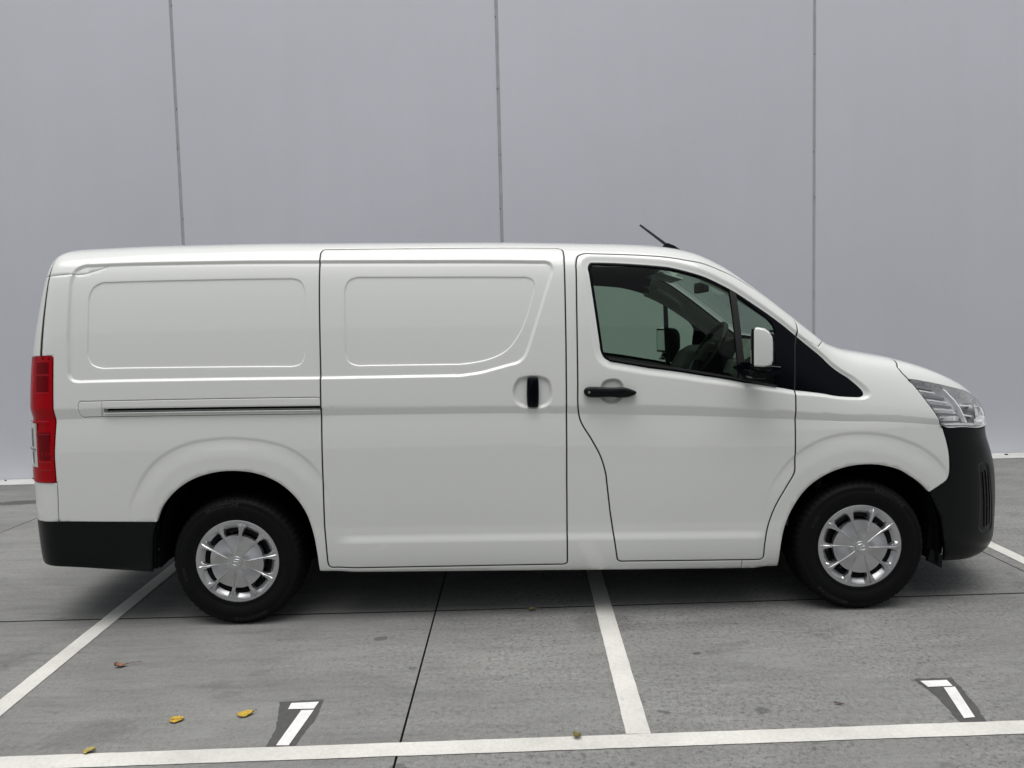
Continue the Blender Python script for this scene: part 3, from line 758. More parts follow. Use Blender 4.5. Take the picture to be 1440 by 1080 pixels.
take(ar < 1e-10, -2)
take(inside(cen, C['slot']) & ~inside(cen, POUT['sdoor']), -2)
take(inside(cen, seam_poly), -2)
NAMES = {}
in_door = inside(cen, PIN['fdoor']); out_door = inside(cen, POUT['fdoor'])
NID = 0
for k, g in PRI:
    ink = inside(cen, PIN[k]); outk = inside(cen, POUT[k])
    if k == 'window':
        take(ink & in_door, 100); take(ink & out_door, -2); take(ink, 101); take(outk, -2)
        NAMES[100] = 'window_frame'; NAMES[101] = 'quarter_trim'
        continue
    take(ink, NID); NAMES[NID] = k; NID += 1
    take(outk, -2)
take(cen[:, 1] > RV, 102); take(todo.copy(), 103)
NAMES[102] = 'roof'; NAMES[103] = 'body_side'
P3, N3, N0 = full_with_normal(UV[:, 0], UV[:, 1])
# the ends of the loft lie exactly on the van's centre plane
cl = (UV[:, 0] > 4.3495) | (UV[:, 1] > VMAX-1e-4) | (UV[:, 0] < -1.1595)
P3[cl, 1] = 0.0

def panel_arrays(ids, off=0.0, flange=.019, hem=.0012, both=False):
    """verts, normals and faces of one panel with rolled edges turned inwards"""
    T = TR[np.isin(lab, ids)]
    V, inv = np.unique(T.ravel(), return_inverse=True); F = inv.reshape(-1, 3)
    p = P3[V]+N0[V]*off; n = N3[V].copy(); n0 = N0[V]; on_cl = cl[V]
    E = np.concatenate([F[:, [0, 1]], F[:, [1, 2]], F[:, [2, 0]]])
    key = np.sort(E, 1); kk = key[:, 0]*10**7+key[:, 1]
    uq, first, cnt = np.unique(kk, return_index=True, return_counts=True)
    B = E[first[cnt == 1]]
    onr = np.abs(UV[V][:, 1]-RV) < 1e-5
    B = B[~(on_cl[B[:, 0]] & on_cl[B[:, 1]]) & ~(onr[B[:, 0]] & onr[B[:, 1]])]
    if flange > 0 and len(B):
        tang = p[B[:, 1]]-p[B[:, 0]]
        outw = np.cross(tang, n0[B[:, 0]]); outw /= np.maximum(np.linalg.norm(outw, axis=1, keepdims=True), 1e-9)
        acc = np.zeros_like(p); np.add.at(acc, B[:, 0], outw); np.add.at(acc, B[:, 1], outw)
        bi = np.unique(B.ravel()); a = acc[bi]; a /= np.maximum(np.linalg.norm(a, axis=1, keepdims=True), 1e-9)
        p[bi] -= n0[bi]*hem
        nn = n[bi]+.55*a; n[bi] = nn/np.linalg.norm(nn, axis=1, keepdims=True)
        m0 = len(p); idx = np.full(len(p), -1); idx[bi] = np.arange(len(bi))
        top = p[bi]; bot = p[bi]-n0[bi]*flange
        p = np.concatenate([p, top, bot]); n = np.concatenate([n, a, a])
        a0 = m0+idx[B[:, 0]]; a1 = m0+idx[B[:, 1]]; b0 = a0+len(bi); b1 = a1+len(bi)
        F = np.concatenate([F, np.stack([a1, a0, b0], 1), np.stack([a1, b0, b1], 1)])
    return p, n, F
def mirrored(p, n, F):
    p2 = p.copy(); p2[:, 1] *= -1; n2 = n.copy(); n2[:, 1] *= -1
    return p2, n2, F[:, ::-1].copy()
def np_mesh(name, p, n, F, material, parent):
    me = bpy.data.meshes.new(name)
    me.vertices.add(len(p)); me.vertices.foreach_set('co', np.ascontiguousarray(p, dtype=np.float32).ravel())
    me.loops.add(len(F)*3); me.loops.foreach_set('vertex_index', np.ascontiguousarray(F, dtype=np.int32).ravel())
    me.polygons.add(len(F)); me.polygons.foreach_set('loop_start', np.arange(0, len(F)*3, 3, dtype=np.int32))
    me.update(calc_edges=True); me.validate()
    me.polygons.foreach_set('use_smooth', [True]*len(me.polygons))
    if n is not None:
        me.normals_split_custom_set_from_vertices([tuple(x) for x in n.tolist()])
    me.update()
    return link(name, me, material, parent)
ID = {v: k for k, v in NAMES.items()}
def panel(name, keys, material, parent, sides='both', **kw):
    """sides: 'near', 'far' or 'both' (one mesh across the centre line)"""
    p, n, F = panel_arrays([ID[k] for k in keys], **kw)
    if sides == 'near': return np_mesh(name, p, n, F, material, parent)
    p2, n2, F2 = mirrored(p, n, F)
    if sides == 'far': return np_mesh(name, p2, n2, F2, material, parent)
    return np_mesh(name, np.concatenate([p, p2]), np.concatenate([n, n2]), np.concatenate([F, F2+len(p)]), material, parent)
# ------------------------------------------------------------------ van assembly
van = empty('delivery_van', (1.5, 0, 0))
tag(van, 'white long delivery van with black bumpers and silver wheel covers parked side-on', 'van')
VOFF = Vector((-1.5, 0, 0))
def vpart(o):
    """parts are modelled in world metres; keep them there under the van's empty"""
    o.parent = van; o.location = VOFF if o.type != 'EMPTY' else o.location
    return o
def sub(o, parent):
    o.parent = parent; return o
PA = M['paint']
body = vpart(panel('body_side', ['body_side'], PA, None, 'near'))
body_f = vpart(panel('body_side', ['body_side'], PA, None, 'far'))
roof = vpart(panel('roof', ['roof'], PA, None, 'both'))
hood = vpart(panel('bonnet', ['hood'], PA, None, 'both'))
fender = vpart(panel('front_wing', ['fender'], PA, None, 'near'))
fender_f = vpart(panel('front_wing', ['fender'], PA, None, 'far'))
fbump = vpart(panel('front_bumper', ['fbump'], M['black_plastic'], None, 'both', off=.002))
grille = vpart(panel('grille', ['grille'], M['gloss_black'], None, 'both', off=-.006))
rbump = vpart(panel('rear_bumper', ['rblack'], M['black_plastic'], None, 'both', off=.002))
rcorner = vpart(panel('bumper_top', ['rcorner'], PA, None, 'both'))
rbump['label'] = 'black lower rear bumper'
tgate = vpart(panel('tailgate', ['tgate'], PA, None, 'both'))
screen = vpart(panel('windscreen', ['screen'], M['screen_glass'], None, 'both', off=-.003, flange=0))
fdoor = vpart(panel('front_door', ['fdoor'], PA, None, 'near'))
fdoor_f = vpart(panel('front_door', ['fdoor'], PA, None, 'far'))
sdoor = vpart(panel('sliding_door', ['sdoor'], PA, None, 'near'))
sdoor_f = vpart(panel('sliding_door', ['sdoor'], PA, None, 'far'))
rail = vpart(panel('slide_rail_cover', ['rail'], PA, None, 'near', hem=.0006))
rail_f = vpart(panel('slide_rail_cover', ['rail'], PA, None, 'far', hem=.0006))
for side, d, w in (('near', fdoor, fender), ('far', fdoor_f, fender_f)):
    panel('window_glass', ['glass'], M['side_glass'], d, side, off=-.006, flange=0)
    panel('window_frame', ['window_frame'], M['gloss_black'], d, side, off=-.001, flange=.012)
    panel('quarter_trim', ['quarter_trim'], M['gloss_black'], w, side, off=-.001)

def uvstrip(name, polyL, polyR, off, th, material, parent, far=False):
    """a bar lying on the surface between two matching rows of (u, v)"""
    L = np.array(polyL); R_ = np.array(polyR); n = len(L)
    q = [SP(L[:, 0], L[:, 1], off), SP(R_[:, 0], R_[:, 1], off), SP(R_[:, 0], R_[:, 1], off-th), SP(L[:, 0], L[:, 1], off-th)]
    V = np.concatenate(q); F = []
    for a, b in ((0, 1), (1, 2), (2, 3), (3, 0)):
        for i in range(n-1):
            F.append((a*n+i, a*n+i+1, b*n+i+1, b*n+i))
    F += [(0, n, 2*n, 3*n), (n-1, 4*n-1, 3*n-1, 2*n-1)]
    if far: V[:, 1] *= -1
    bm = bmesh.new(); vs_ = [bm.verts.new(v) for v in V]
    for f in F: bm.faces.new([vs_[i] for i in f])
    return bmobj(name, bm, material, parent)
def lerp2(a, b, n): return [(a[0]+(b[0]-a[0])*i/(n-1), a[1]+(b[1]-a[1])*i/(n-1)) for i in range(n)]
for d, far in ((fdoor, False), (fdoor_f, True)):
    uvstrip('window_divider', lerp2((2.5629, 1.815), (2.589, 1.275), 14), lerp2((2.5958, 1.812), (2.623, 1.275), 14), -.010, .02, M['seal'], d, far)
    # rubber strip along the foot of the glass
    a = [(u, v-.003) for u, v in ((1.93, 1.356), (2.03, 1.337), (2.1315, 1.3205), (2.27, 1.3035), (2.4169, 1.2850), (2.52, 1.280), (2.6105, 1.2760), (2.70, 1.278), (2.775, 1.283))]
    uvstrip('glass_seal', [(u, v+.012) for u, v in a], a, -.004, .008, M['seal'], d, far)

# black ribbons added just inside the shut lines, standing in for gap shade
def seam_shade(key, parent, far, depth=.0042):
    A = clampd(offset(C[key], -.0062)); B = clampd(offset(C[key], .0062)); n = len(A)
    PA_ = full(A[:, 0], A[:, 1])-base_normal(A[:, 0], A[:, 1])*depth; PB_ = full(B[:, 0], B[:, 1])-base_normal(B[:, 0], B[:, 1])*depth
    V = np.concatenate([PA_, PB_])
    if far: V[:, 1] *= -1
    F = [(i, (i+1) % n, n+(i+1) % n, n+i) for i in range(n)]
    return pyobj('door_seam_shade', V, F, M['seal'], parent)
for far, fd_, sd_ in ((False, fdoor, sdoor), (True, fdoor_f, sdoor_f)):
    seam_shade('fdoor', fd_, far); seam_shade('sdoor', sd_, far)
    hsd = chaikin_free([(3.4656, 2.0804), (3.446, 1.93), (3.4301, 1.8229), (3.445, 1.74), (3.474, 1.650)], closed=False)
    uvstrip('bonnet_seam_shade', [(u+.007, v) for u, v in hsd], [(u-.007, v) for u, v in hsd], -.0035, .010, M['seal'], hood, far)
# black ribbon standing in for shade inside the tailgate shut line
tg = np.array([(-0.925, 2.30), (-0.925, 2.05), (-0.922, 1.9727), (-0.9110, 1.844), (-0.9106, 1.6612), (-0.9115, 1.4316)])
tgd = dense(tg, closed=False, step=.03)
for far in (False, True):
    uvstrip('tailgate_seam_shade', [(u+.006, v) for u, v in tgd], [(u-.006, v) for u, v in tgd], -.0035, .010, M['seal'], tgate, far)
# puffed pads (handles) standing on the surface, outline in (u, v)
def pad(name, poly, layers, material, parent, far=False):
    V = []; F = []; n = len(poly)
    for (off, ins) in layers:
        q = offset(poly, -ins); P = SP(q[:, 0], q[:, 1], off)
        V.extend(P.tolist())
    for l in range(len(layers)-1):
        for i in range(n):
            j = (i+1) % n; F.append((l*n+i, l*n+j, (l+1)*n+j, (l+1)*n+i))
    F.append(tuple((len(layers)-1)*n+i for i in range(n)))
    V = np.array(V)
    if far: V[:, 1] *= -1
    bm = bmesh.new(); vs_ = [bm.verts.new(v) for v in V]
    for f in F: bm.faces.new([vs_[i] for i in f])
    return bmobj(name, bm, material, parent, smooth=True)
fh = chaikin_free([(1.8005, 1.1900), (1.806, 1.203), (1.8175, 1.2095), (1.85, 1.2105), (1.9034, 1.2065), (1.95, 1.2055), (1.9928, 1.2061), (2.0284, 1.1965), (2.0567, 1.1814), (2.0277, 1.1653), (1.9739, 1.1607), (1.94, 1.1640), (1.9024, 1.1645), (1.85, 1.1635), (1.8208, 1.1667), (1.806, 1.1761)], step=.006)
sh = chaikin_free([(1.5175, 1.262), (1.521, 1.2655), (1.567, 1.2645), (1.5705, 1.261), (1.568, 1.1205), (1.5645, 1.1165), (1.5185, 1.1175), (1.5146, 1.1215)], step=.006)
for d, s_, far in ((fdoor, sdoor, False), (fdoor_f, sdoor_f, True)):
    pad('door_handle', offset(fh, .0040), [(-.010, .004), (.012, .001), (.026, 0), (.034, .004), (.038, .010)], M['black_plastic'], d, far)
    pad('door_handle', sh, [(-.017, .0), (.006, .0), (.010, .002), (.012, .006)], M['black_plastic'], s_, far)
    ins = chaikin_free([(1.5235, 1.255), (1.5285, 1.2575), (1.559, 1.2570), (1.563, 1.2545), (1.561, 1.132), (1.557, 1.128), (1.5285, 1.1285), (1.5245, 1.132)], step=.006)
    pad('handle_insert', ins, [(.010, 0), (.0140, .001), (.0150, .004)], M['gloss_black'], s_, far)
    lk = np.array([(1.822+.007*math.cos(t), 1.1865+.007*math.sin(t)) for t in np.linspace(0, 2*math.pi, 16, endpoint=False)])
    pad('lock_barrel', lk, [(.034, 0), (.0395, .0005), (.040, .003)], M['lampgrey'], d, far)

# sliding-door rail: slot, steel lip and end stop
for r, far in ((rail, False), (rail_f, True)):
    sg = -1 if far else 1
    q = C['slot']; Pt = SP(q[:, 0], q[:, 1], -.001); Pb = SP(q[:, 0], q[:, 1], -.019)
    n = len(q); V = np.concatenate([Pt, Pb]); V[:, 1] *= sg
    F = [(i, (i+1) % n, n+(i+1) % n, n+i) for i in range(n)]+[tuple(n+i for i in range(n))]
    pyobj('slot_channel', V, F, M['dark'], r, smooth=False)
    uvstrip('rail_lip', lerp2((-.6168, 1.1360), (.469, 1.1262), 20), lerp2((-.6168, 1.1310), (.469, 1.1210), 20), .0035, .016, PA, r, far)
    uvstrip('rail_track', lerp2((-.612, 1.1440), (.469, 1.1335), 20), lerp2((-.612, 1.1390), (.469, 1.1290), 20), -.010, .006, M['steel'], r, far)
    uvstrip('end_stop', [(-.622, 1.1545), (-.606, 1.1540)], [(-.622, 1.137), (-.606, 1.137)], -.006, .010, M['lampgrey'], r, far)
    uvstrip('cover_joint', [(-.6290, 1.1925), (-.6312, 1.1185)], [(-.6278, 1.1925), (-.6300, 1.1185)], .0004, .002, M['seal'], r, far)

# dark inner shell behind every shut line (open at windows, windscreen, lamps and wheels)
ip = []; ie = []
def iloop(poly, step=.05):
    q = clampd(poly); keep = [0]
    for i in range(1, len(q)):
        if np.linalg.norm(q[i]-q[keep[-1]]) > step*.6: keep.append(i)
    q = q[keep]; b = len(ip); ip.extend(map(tuple, q))
    ie.extend((b+i, b+(i+1) % len(q)) for i in range(len(q)))
    return q
ARR = np.concatenate([C['arch_r'], [[.4244, .1], [-.43, .1]]]); ARF = np.concatenate([C['arch_f'], [[3.61, .36], [3.64, .1], [2.79, .1]]])
H = [iloop(p) for p in (offset(C['window'], -.012), offset(C['screen'], -.02), offset(ARR, .012), offset(ARF, .012), offset(C['head'], -.008))]
gu, gv = np.meshgrid(np.arange(-1.14, 4.35, .06), np.arange(.27, VMAX, .06), indexing='ij')
lowv = np.interp(np.arange(-1.16, 4.36, .06), [-1.16, -.9, -.44, -.43, .42, 2.79, 3.6, 4.35], [.375, .37, .325, .31, .30, .262, .262, .275])
iloop(np.concatenate([np.stack([np.arange(-1.16, 4.36, .06), lowv], 1), [[4.35, .28], [4.35, VMAX], [-1.16, VMAX], [-1.16, .38]]]), .03)
OUTER = np.concatenate([np.stack([np.arange(-1.16, 4.36, .06), lowv], 1), [[4.35, .28], [4.35, VMAX], [-1.16, VMAX], [-1.16, .38]]])
ri = delaunay_2d_cdt([Vector(p) for p in ip+list(zip(gu.ravel(), gv.ravel()))], ie, [], 0, 1e-6)
iUV = np.array([(p.x, p.y) for p in ri[0]]); iT = np.array(ri[2]); ic = iUV[iT].mean(1)
kp = inside(ic, OUTER)
for h in H: kp &= ~inside(ic, h)
isP = full(iUV[:, 0], iUV[:, 1])-base_normal(iUV[:, 0], iUV[:, 1])*.022
icl = (iUV[:, 0] > 4.3495) | (iUV[:, 1] > VMAX-1e-4) | (iUV[:, 0] < -1.1595); isP[icl, 1] = 0
iF = iT[kp]
p2 = isP.copy(); p2[:, 1] *= -1
inner = vpart(np_mesh('inner_shell', np.concatenate([isP, p2]), None, np.concatenate([iF, iF[:, ::-1]+len(isP)]), M['dark'], None))

# cabin lining on pillars and roof, inside the shell
def lining(name, u0, u1, v0f, v1f, material, nu=18, nv_=6, off=-.034, far=False):
    us_ = np.linspace(u0, u1, nu); V = []; F = []
    for u in us_:
        vv_ = np.linspace(v0f(u), v1f(u), nv_)
        V.extend(SP(np.full(nv_, u), vv_, off).tolist())
    for i in range(nu-1):
        for j in range(nv_-1):
            a = i*nv_+j; F.append((a, a+1, a+nv_+1, a+nv_))
    V = np.array(V)
    if far: V[:, 1] *= -1
    return vpart(pyobj(name, V, F, material))
wtop = lambda u: float(np.interp(u, [1.84, 2.03, 2.25, 2.39, 2.54, 2.69, 2.83, 2.90, 3.03, 3.15], [1.872, 1.867, 1.856, 1.837, 1.821, 1.806, 1.789, 1.763, 1.709, 1.60]))
for far in (False, True):
    lining('pillar_trim', 2.42, 3.05, lambda u: wtop(u)-.03-.03*max(0, u-2.8), lambda u: 2.10, M['lining'], far=far)
    lining('headliner', 1.66, 2.46, lambda u: wtop(max(u, 1.86))+.004, lambda u: VMAX, M['headlining'], nv_=14, far=far)
# inner door skins below the windows
for d, far in ((fdoor, False), (fdoor_f, True)):
    us_ = np.linspace(1.86, 2.86, 14); V = []; F = []
    for u in us_:
        vb = float(np.interp(u, [1.86, 1.94, 2.13, 2.42, 2.61, 2.87], [1.365, 1.345, 1.312, 1.277, 1.268, 1.285]))
        for v, o in ((vb, -.03), (vb-.02, -.065), (vb-.10, -.08), (.75, -.075), (.45, -.07)):
            V.append(SP(u, v, o))
    for i in range(13):
        for j in range(4):
            F.append((i*5+j, i*5+j+1, i*5+j+6, i*5+j+5))
    V = np.array(V)
    if far: V[:, 1] *= -1
    pyobj('door_lining', V, F, M['dash'], d)

# ---- lamps
def lamp_cells(far):
    sg = -1 if far else 1
    t = panel('tail_light', ['tail'], M['red'], None, 'far' if far else 'near', off=.003)
    vpart(t)
    def cell(name, u0, u1, v0, v1, off, th, material):
        n = 6
        o = uvstrip(name, [(u0+(u1-u0)*i/(n-1), v1) for i in range(n)], [(u0+(u1-u0)*i/(n-1), v0) for i in range(n)], off, th, material, t, far)
        return o
    cell('dark_cell', -.925, -.881, 1.335, 1.392, .0034, .003, M['red_dark'])
    cell('dark_cell', -.925, -.881, 1.248, 1.325, .0034, .003, M['red_dark'])
    cell('dark_cell', -.922, -.884, .905, 1.045, .0034, .003, M['red_dark'])
    cell('dark_top', -1.005, -.8765, 1.405, 1.4225, .0034, .003, M['red_dark'])
    for v in (1.398, 1.330, 1.240, 1.0985, 1.034, .893, .852, .792):
        a = -.962 if v in (1.0985, .792) else -.930
        cell('lens_rib', a, -.8795 if v > 1.2 else -.884, v, v+.0030, .0046, .005, M['red_rib'])
    cell('reverse_lens', -.984, -.930, .868, 1.090, .0052, .006, M['clear_lens'])
    cell('lens_divider', -.982, -.935, .955, .962, .0072, .003, M['lampgrey'])
    cell('bulb_shadow', -.950, -.946, .885, .948, .0072, .003, M['lampgrey'])
    cell('bulb_shadow', -.950, -.946, .972, 1.065, .0072, .003, M['lampgrey'])
    return t
for far in (False, True): lamp_cells(far)

def headlamp(far):
    sd = 'far' if far else 'near'; sg = -1 if far else 1
    t = vpart(panel('headlight', ['head'], M['lens_glass'], None, sd, off=.000, flange=.004))
    # bowl behind the lens
    q = offset(C['head'], -.004); n = len(q); V = []; rings = [(-.003, 0), (-.03, .010), (-.055, .030)]
    for off, ins in rings:
        r_ = offset(C['head'], -.004-ins); V.extend(SP(r_[:, 0], r_[:, 1], off).tolist())
    cu, cv = 3.74, 1.30
    rj = random.Random(5)
    V = [[x+rj.uniform(-.005, .005), y, z+rj.uniform(-.005, .005)] if i >= n else [x, y, z] for i, (x, y, z) in enumerate(V)]
    V.append(SP(cu, cv, -.075).tolist())
    F = []
    for l in range(2):
        for i in range(n):
            j = (i+1) % n; F.append((l*n+i, l*n+j, (l+1)*n+j, (l+1)*n+i))
    for i in range(n): F.append((2*n+i, 2*n+(i+1) % n, 3*n))
    V = np.array(V); V[:, 1] *= sg
    pyobj('lamp_bowl', V, F, M['bowl'], t, smooth=False)
    # slats of the indicator chamber along the rear edge
    ledge = lambda v: float(np.interp(v, [.96, 1.06, 1.2175, 1.4187, 1.57, 1.66], [3.605, 3.588, 3.5636, 3.525, 3.494, 3.474]))
    for k, v in enumerate((1.03, 1.10, 1.17, 1.24, 1.31, 1.38, 1.45, 1.52, 1.585)):
        a = ledge(v)+.012; w = .098 if v < 1.5 else .075; hh = .014 if k % 2 else .040
        uvstrip('reflector_slat', lerp2((a, v+.014), (a+w, v+.006), 6), lerp2((a+.002, v+.014-hh), (a+w, v+.006-hh), 6), -.010-.004*(k % 2), .016, M['lampwhite'] if k % 2 else M['lampgrey'], t, far)
    # white blade between indicator and main beam; colour stands in for chrome's bright reflection
    uvstrip('lamp_blade', [(3.635, 1.62), (3.674, 1.46), (3.698, 1.30), (3.713, 1.13), (3.727, .985)], [(3.645, 1.625), (3.683, 1.46), (3.706, 1.30), (3.721, 1.13), (3.735, .985)], -.010, .022, M['lampwhite'], t, far)
    uvstrip('lamp_blade', [(3.70, 1.37), (3.74, 1.375), (3.80, 1.40), (3.86, 1.43)], [(3.70, 1.345), (3.74, 1.35), (3.80, 1.375), (3.86, 1.405)], -.006, .020, M['lampwhite'], t, far)
    uvstrip('lamp_blade', [(3.715, 1.175), (3.76, 1.14), (3.80, 1.16), (3.86, 1.15)], [(3.715, 1.145), (3.76, 1.11), (3.80, 1.13), (3.86, 1.12)], -.006, .020, M['lampwhite'], t, far)
    uvstrip('lamp_blade', [(3.612, .992), (3.68, .982), (3.76, .972), (3.85, .960)], [(3.612, .972), (3.68, .962), (3.76, .952), (3.85, .945)], -.004, .016, M['lampwhite'], t, far)
    uvstrip('day_light', [(3.835, 1.62), (3.848, 1.45), (3.852, 1.28), (3.848, 1.14)], [(3.862, 1.62), (3.874, 1.45), (3.878, 1.28), (3.874, 1.14)], -.004, .012, M['clear_lens'], t, far)
    # projector barrels
    for (u, v, r) in ((3.79, 1.27, .045), (3.775, 1.06, .028)):
        c = SP(u, v, -.02); c[1] *= sg; nn = base_normal(np.array(u), np.array(v)); nn = Vector((nn[0], nn[1]*sg, nn[2]))
        nn = (nn+Vector((1.0, 0, 0))).normalized()
        pts_ = [Vector(c)-nn*.05, Vector(c)-nn*.01, Vector(c)+nn*.008, Vector(c)+nn*.012]
        tube('projector', pts_, r, M['lampgrey'], t, n=24, rads=[r*.8, r, r, r*.85])
    return t
for far in (False, True): headlamp(far)

# fog-lamp slot louvres in the bumper corner
for far in (False, True):
    for k, (a, b) in enumerate(((3.792, .700), (3.815, .705), (3.838, .690))):
        uvstrip('bumper_louvre', lerp2((a, b), (a+.018, .40), 8), lerp2((a+.008, b), (a+.027, .40), 8), -.001, .012, M['gloss_black'], fbump, far)

# ---- wheels
def wheel_cover_mesh(phase):
    R0 = .2195; per = 36
    # columns over one tenth of the wheel: spoke edge, window edges crisp
    base = [0, .03, .06, .09, .115, .13, .15, .18, .23, .30, .38, .46, .54, .62, .70, .77, .82, .85, .87, .885, .91, .94, .97]
    cols = [(k+s)/10 for k in range(10) for s in base]; nth = len(cols)
    rads = [0, .014, .029, .0305, .034, .040, .055, .075, .095, .115, .128, .135, .1375, .150, .1625, .1645, .169, .174, .182, .189, .193, .198, .205, .212, .2165, .2185, R0, R0]
    V = []
    def sm(a, b, x):
        t = max(0, min(1, (x-a)/(b-a))); return t*t*(3-2*t)
    for th10 in cols:
        th = th10*2*math.pi; s = (th10*10) % 1.0; k10 = int(th10*10+1e-6)
        for j, r in enumerate(rads):
            # spokes widen towards the rim
            w0 = .150-.030*sm(.135, .160, r)+.095*sm(.160, .196, r)
            mwin = sm(w0-.012, w0+.012, s)*(1-sm(1-w0-.012, 1-w0+.012, s))
            dome = .0165-.0105*(r/.1375)**2
            tilt = (s-.5) if k10 % 2 else (.5-s)
            facet = .0190*tilt*sm(.034, .085, r)
            if r <= .1376: h = dome+facet*(1-.2*sm(.11, .1375, r))
            else:
                spoke = .0060-.006*sm(.14, .205, r)+facet*.55*(1-sm(.185, .205, r))+.0025
                bowl = -.024+.0255*sm(.161, .198, r)
                h = spoke+(bowl-spoke)*mwin*(1-sm(.193, .1985, r))
            e_ = min(s, 1-s)
            h += .0042*max(0, 1-e_/.035)*sm(.040, .07, r)*(1-sm(.198, .208, r))
            if r < .0300: h += .0035
            if r > .21: h -= .0035*sm(.21, .2195, r)
            if j == len(rads)-1: h -= .02
            a = th+phase
            V.append((r*math.cos(a), -h, r*math.sin(a)))
    m_ = len(rads)
    def hole(k, j):
        s = (base[k % len(base)]+(base[k % len(base)+1] if k % len(base)+1 < len(base) else 1))/2
        return 12 <= j < 14 and .10 < s < .90
    quads = []
    for k in range(nth):
        k2 = (k+1) % nth
        for j in range(m_-1):
            if not hole(k, j): quads.append((k*m_+j, k*m_+j+1, k2*m_+j+1, k2*m_+j))
    from collections import Counter
    ec = Counter()
    for q in quads:
        for i in range(4):
            a, b = q[i], q[(i+1) % 4]; ec[(min(a, b), max(a, b))] += 1
    ext = {}
    for q in list(quads):
        for i in range(4):
            a, b = q[i], q[(i+1) % 4]
            if ec[(min(a, b), max(a, b))] == 1:
                ra = math.hypot(V[a][0], V[a][2]); rb = math.hypot(V[b][0], V[b][2])
                if not (.13 < ra < .1635 and .13 < rb < .1635): continue
                for v in (a, b):
                    if v not in ext:
                        x, y, z = V[v]; V.append((x, max(y+.012, .022), z)); ext[v] = len(V)-1
                quads.append((b, a, ext[a], ext[b]))
    bm = bmesh.new(); vs_ = [bm.verts.new(v) for v in V]
    for q in quads:
        try: bm.faces.new([vs_[i] for i in q])
        except ValueError: pass
    bmesh.ops.remove_doubles(bm, verts=bm.verts[:], dist=1e-5)
    bmesh.ops.delete(bm, geom=[v for v in bm.verts if not v.link_faces], context='VERTS')
    bmesh.ops.recalc_face_normals(bm, faces=bm.faces[:])
    me = bpy.data.meshes.new('wheel_cover'); bm.to_mesh(me); bm.free()
    me.polygons.foreach_set('use_smooth', [True]*len(me.polygons)); me.set_sharp_from_angle(angle=math.radians(20))
    me.materials.append(M['silver'])
    return me

def text_mesh(s, size):
    cu = bpy.data.curves.new('lettering', 'FONT'); cu.body = s; cu.size = size; cu.align_x = 'CENTER'; cu.resolution_u = 2
    o = bpy.data.objects.new('lettering', cu); COL.objects.link(o)
    bpy.context.view_layer.update()
    dg = bpy.context.evaluated_depsgraph_get(); me = bpy.data.meshes.new_from_object(o.evaluated_get(dg))
    V = [tuple(v.co) for v in me.vertices]; F = [tuple(p.vertices) for p in me.polygons]
    bpy.data.objects.remove(o); bpy.data.curves.remove(cu); bpy.data.meshes.remove(me)
    return V, F
TXT = text_mesh('BRIDGESTONE', .026)
TXT2 = text_mesh('ECOPIA', .020)
def arc_text(tv, centre, rad, yf, flip=False):
    out = []
    for x, y, z in tv[0]:
        a = centre-x/rad; r = rad+y
        out.append((r*math.cos(a), yf(r), r*math.sin(a)))
    return out, tv[1]
RT, HZ = .3385, .3345
prof = [(.150, .020), (.205, .004), (.216, -.006), (.222, -.009), (.228, -.006), (.240, -.013), (.262, -.0195), (.282, -.0215), (.286, -.0195), (.300, -.0165), (.304, -.018), (.314, -.0125), (.324, -.003), (.3325, .011), (.3365, .026),
        (.338, .034), (.338, .055), (.331, .058), (.331, .066), (.338, .069), (.3385, .100), (.3315, .103), (.3315, .113), (.3385, .116), (.3385, .145), (.331, .148), (.331, .156), (.338, .159), (.338, .185), (.3365, .192), (.3325, .206), (.320, .226), (.28, .236), (.235, .225), (.215, .218), (.15, .21)]
side_y = lambda r: float(np.interp(r, [p[0] for p in prof[:13]], [p[1] for p in prof[:13]]))-.0012
def wob(j, k):
    if j in (12, 13, 14) and (k % 4) in (0, ): return -.0045
    if j in (15, 16, 27, 28) and (k % 4) == 0: return -.004
    return 0
tv, tf = lathe('tyre', prof, None, n=240, wob=wob)
tyre_me = {}
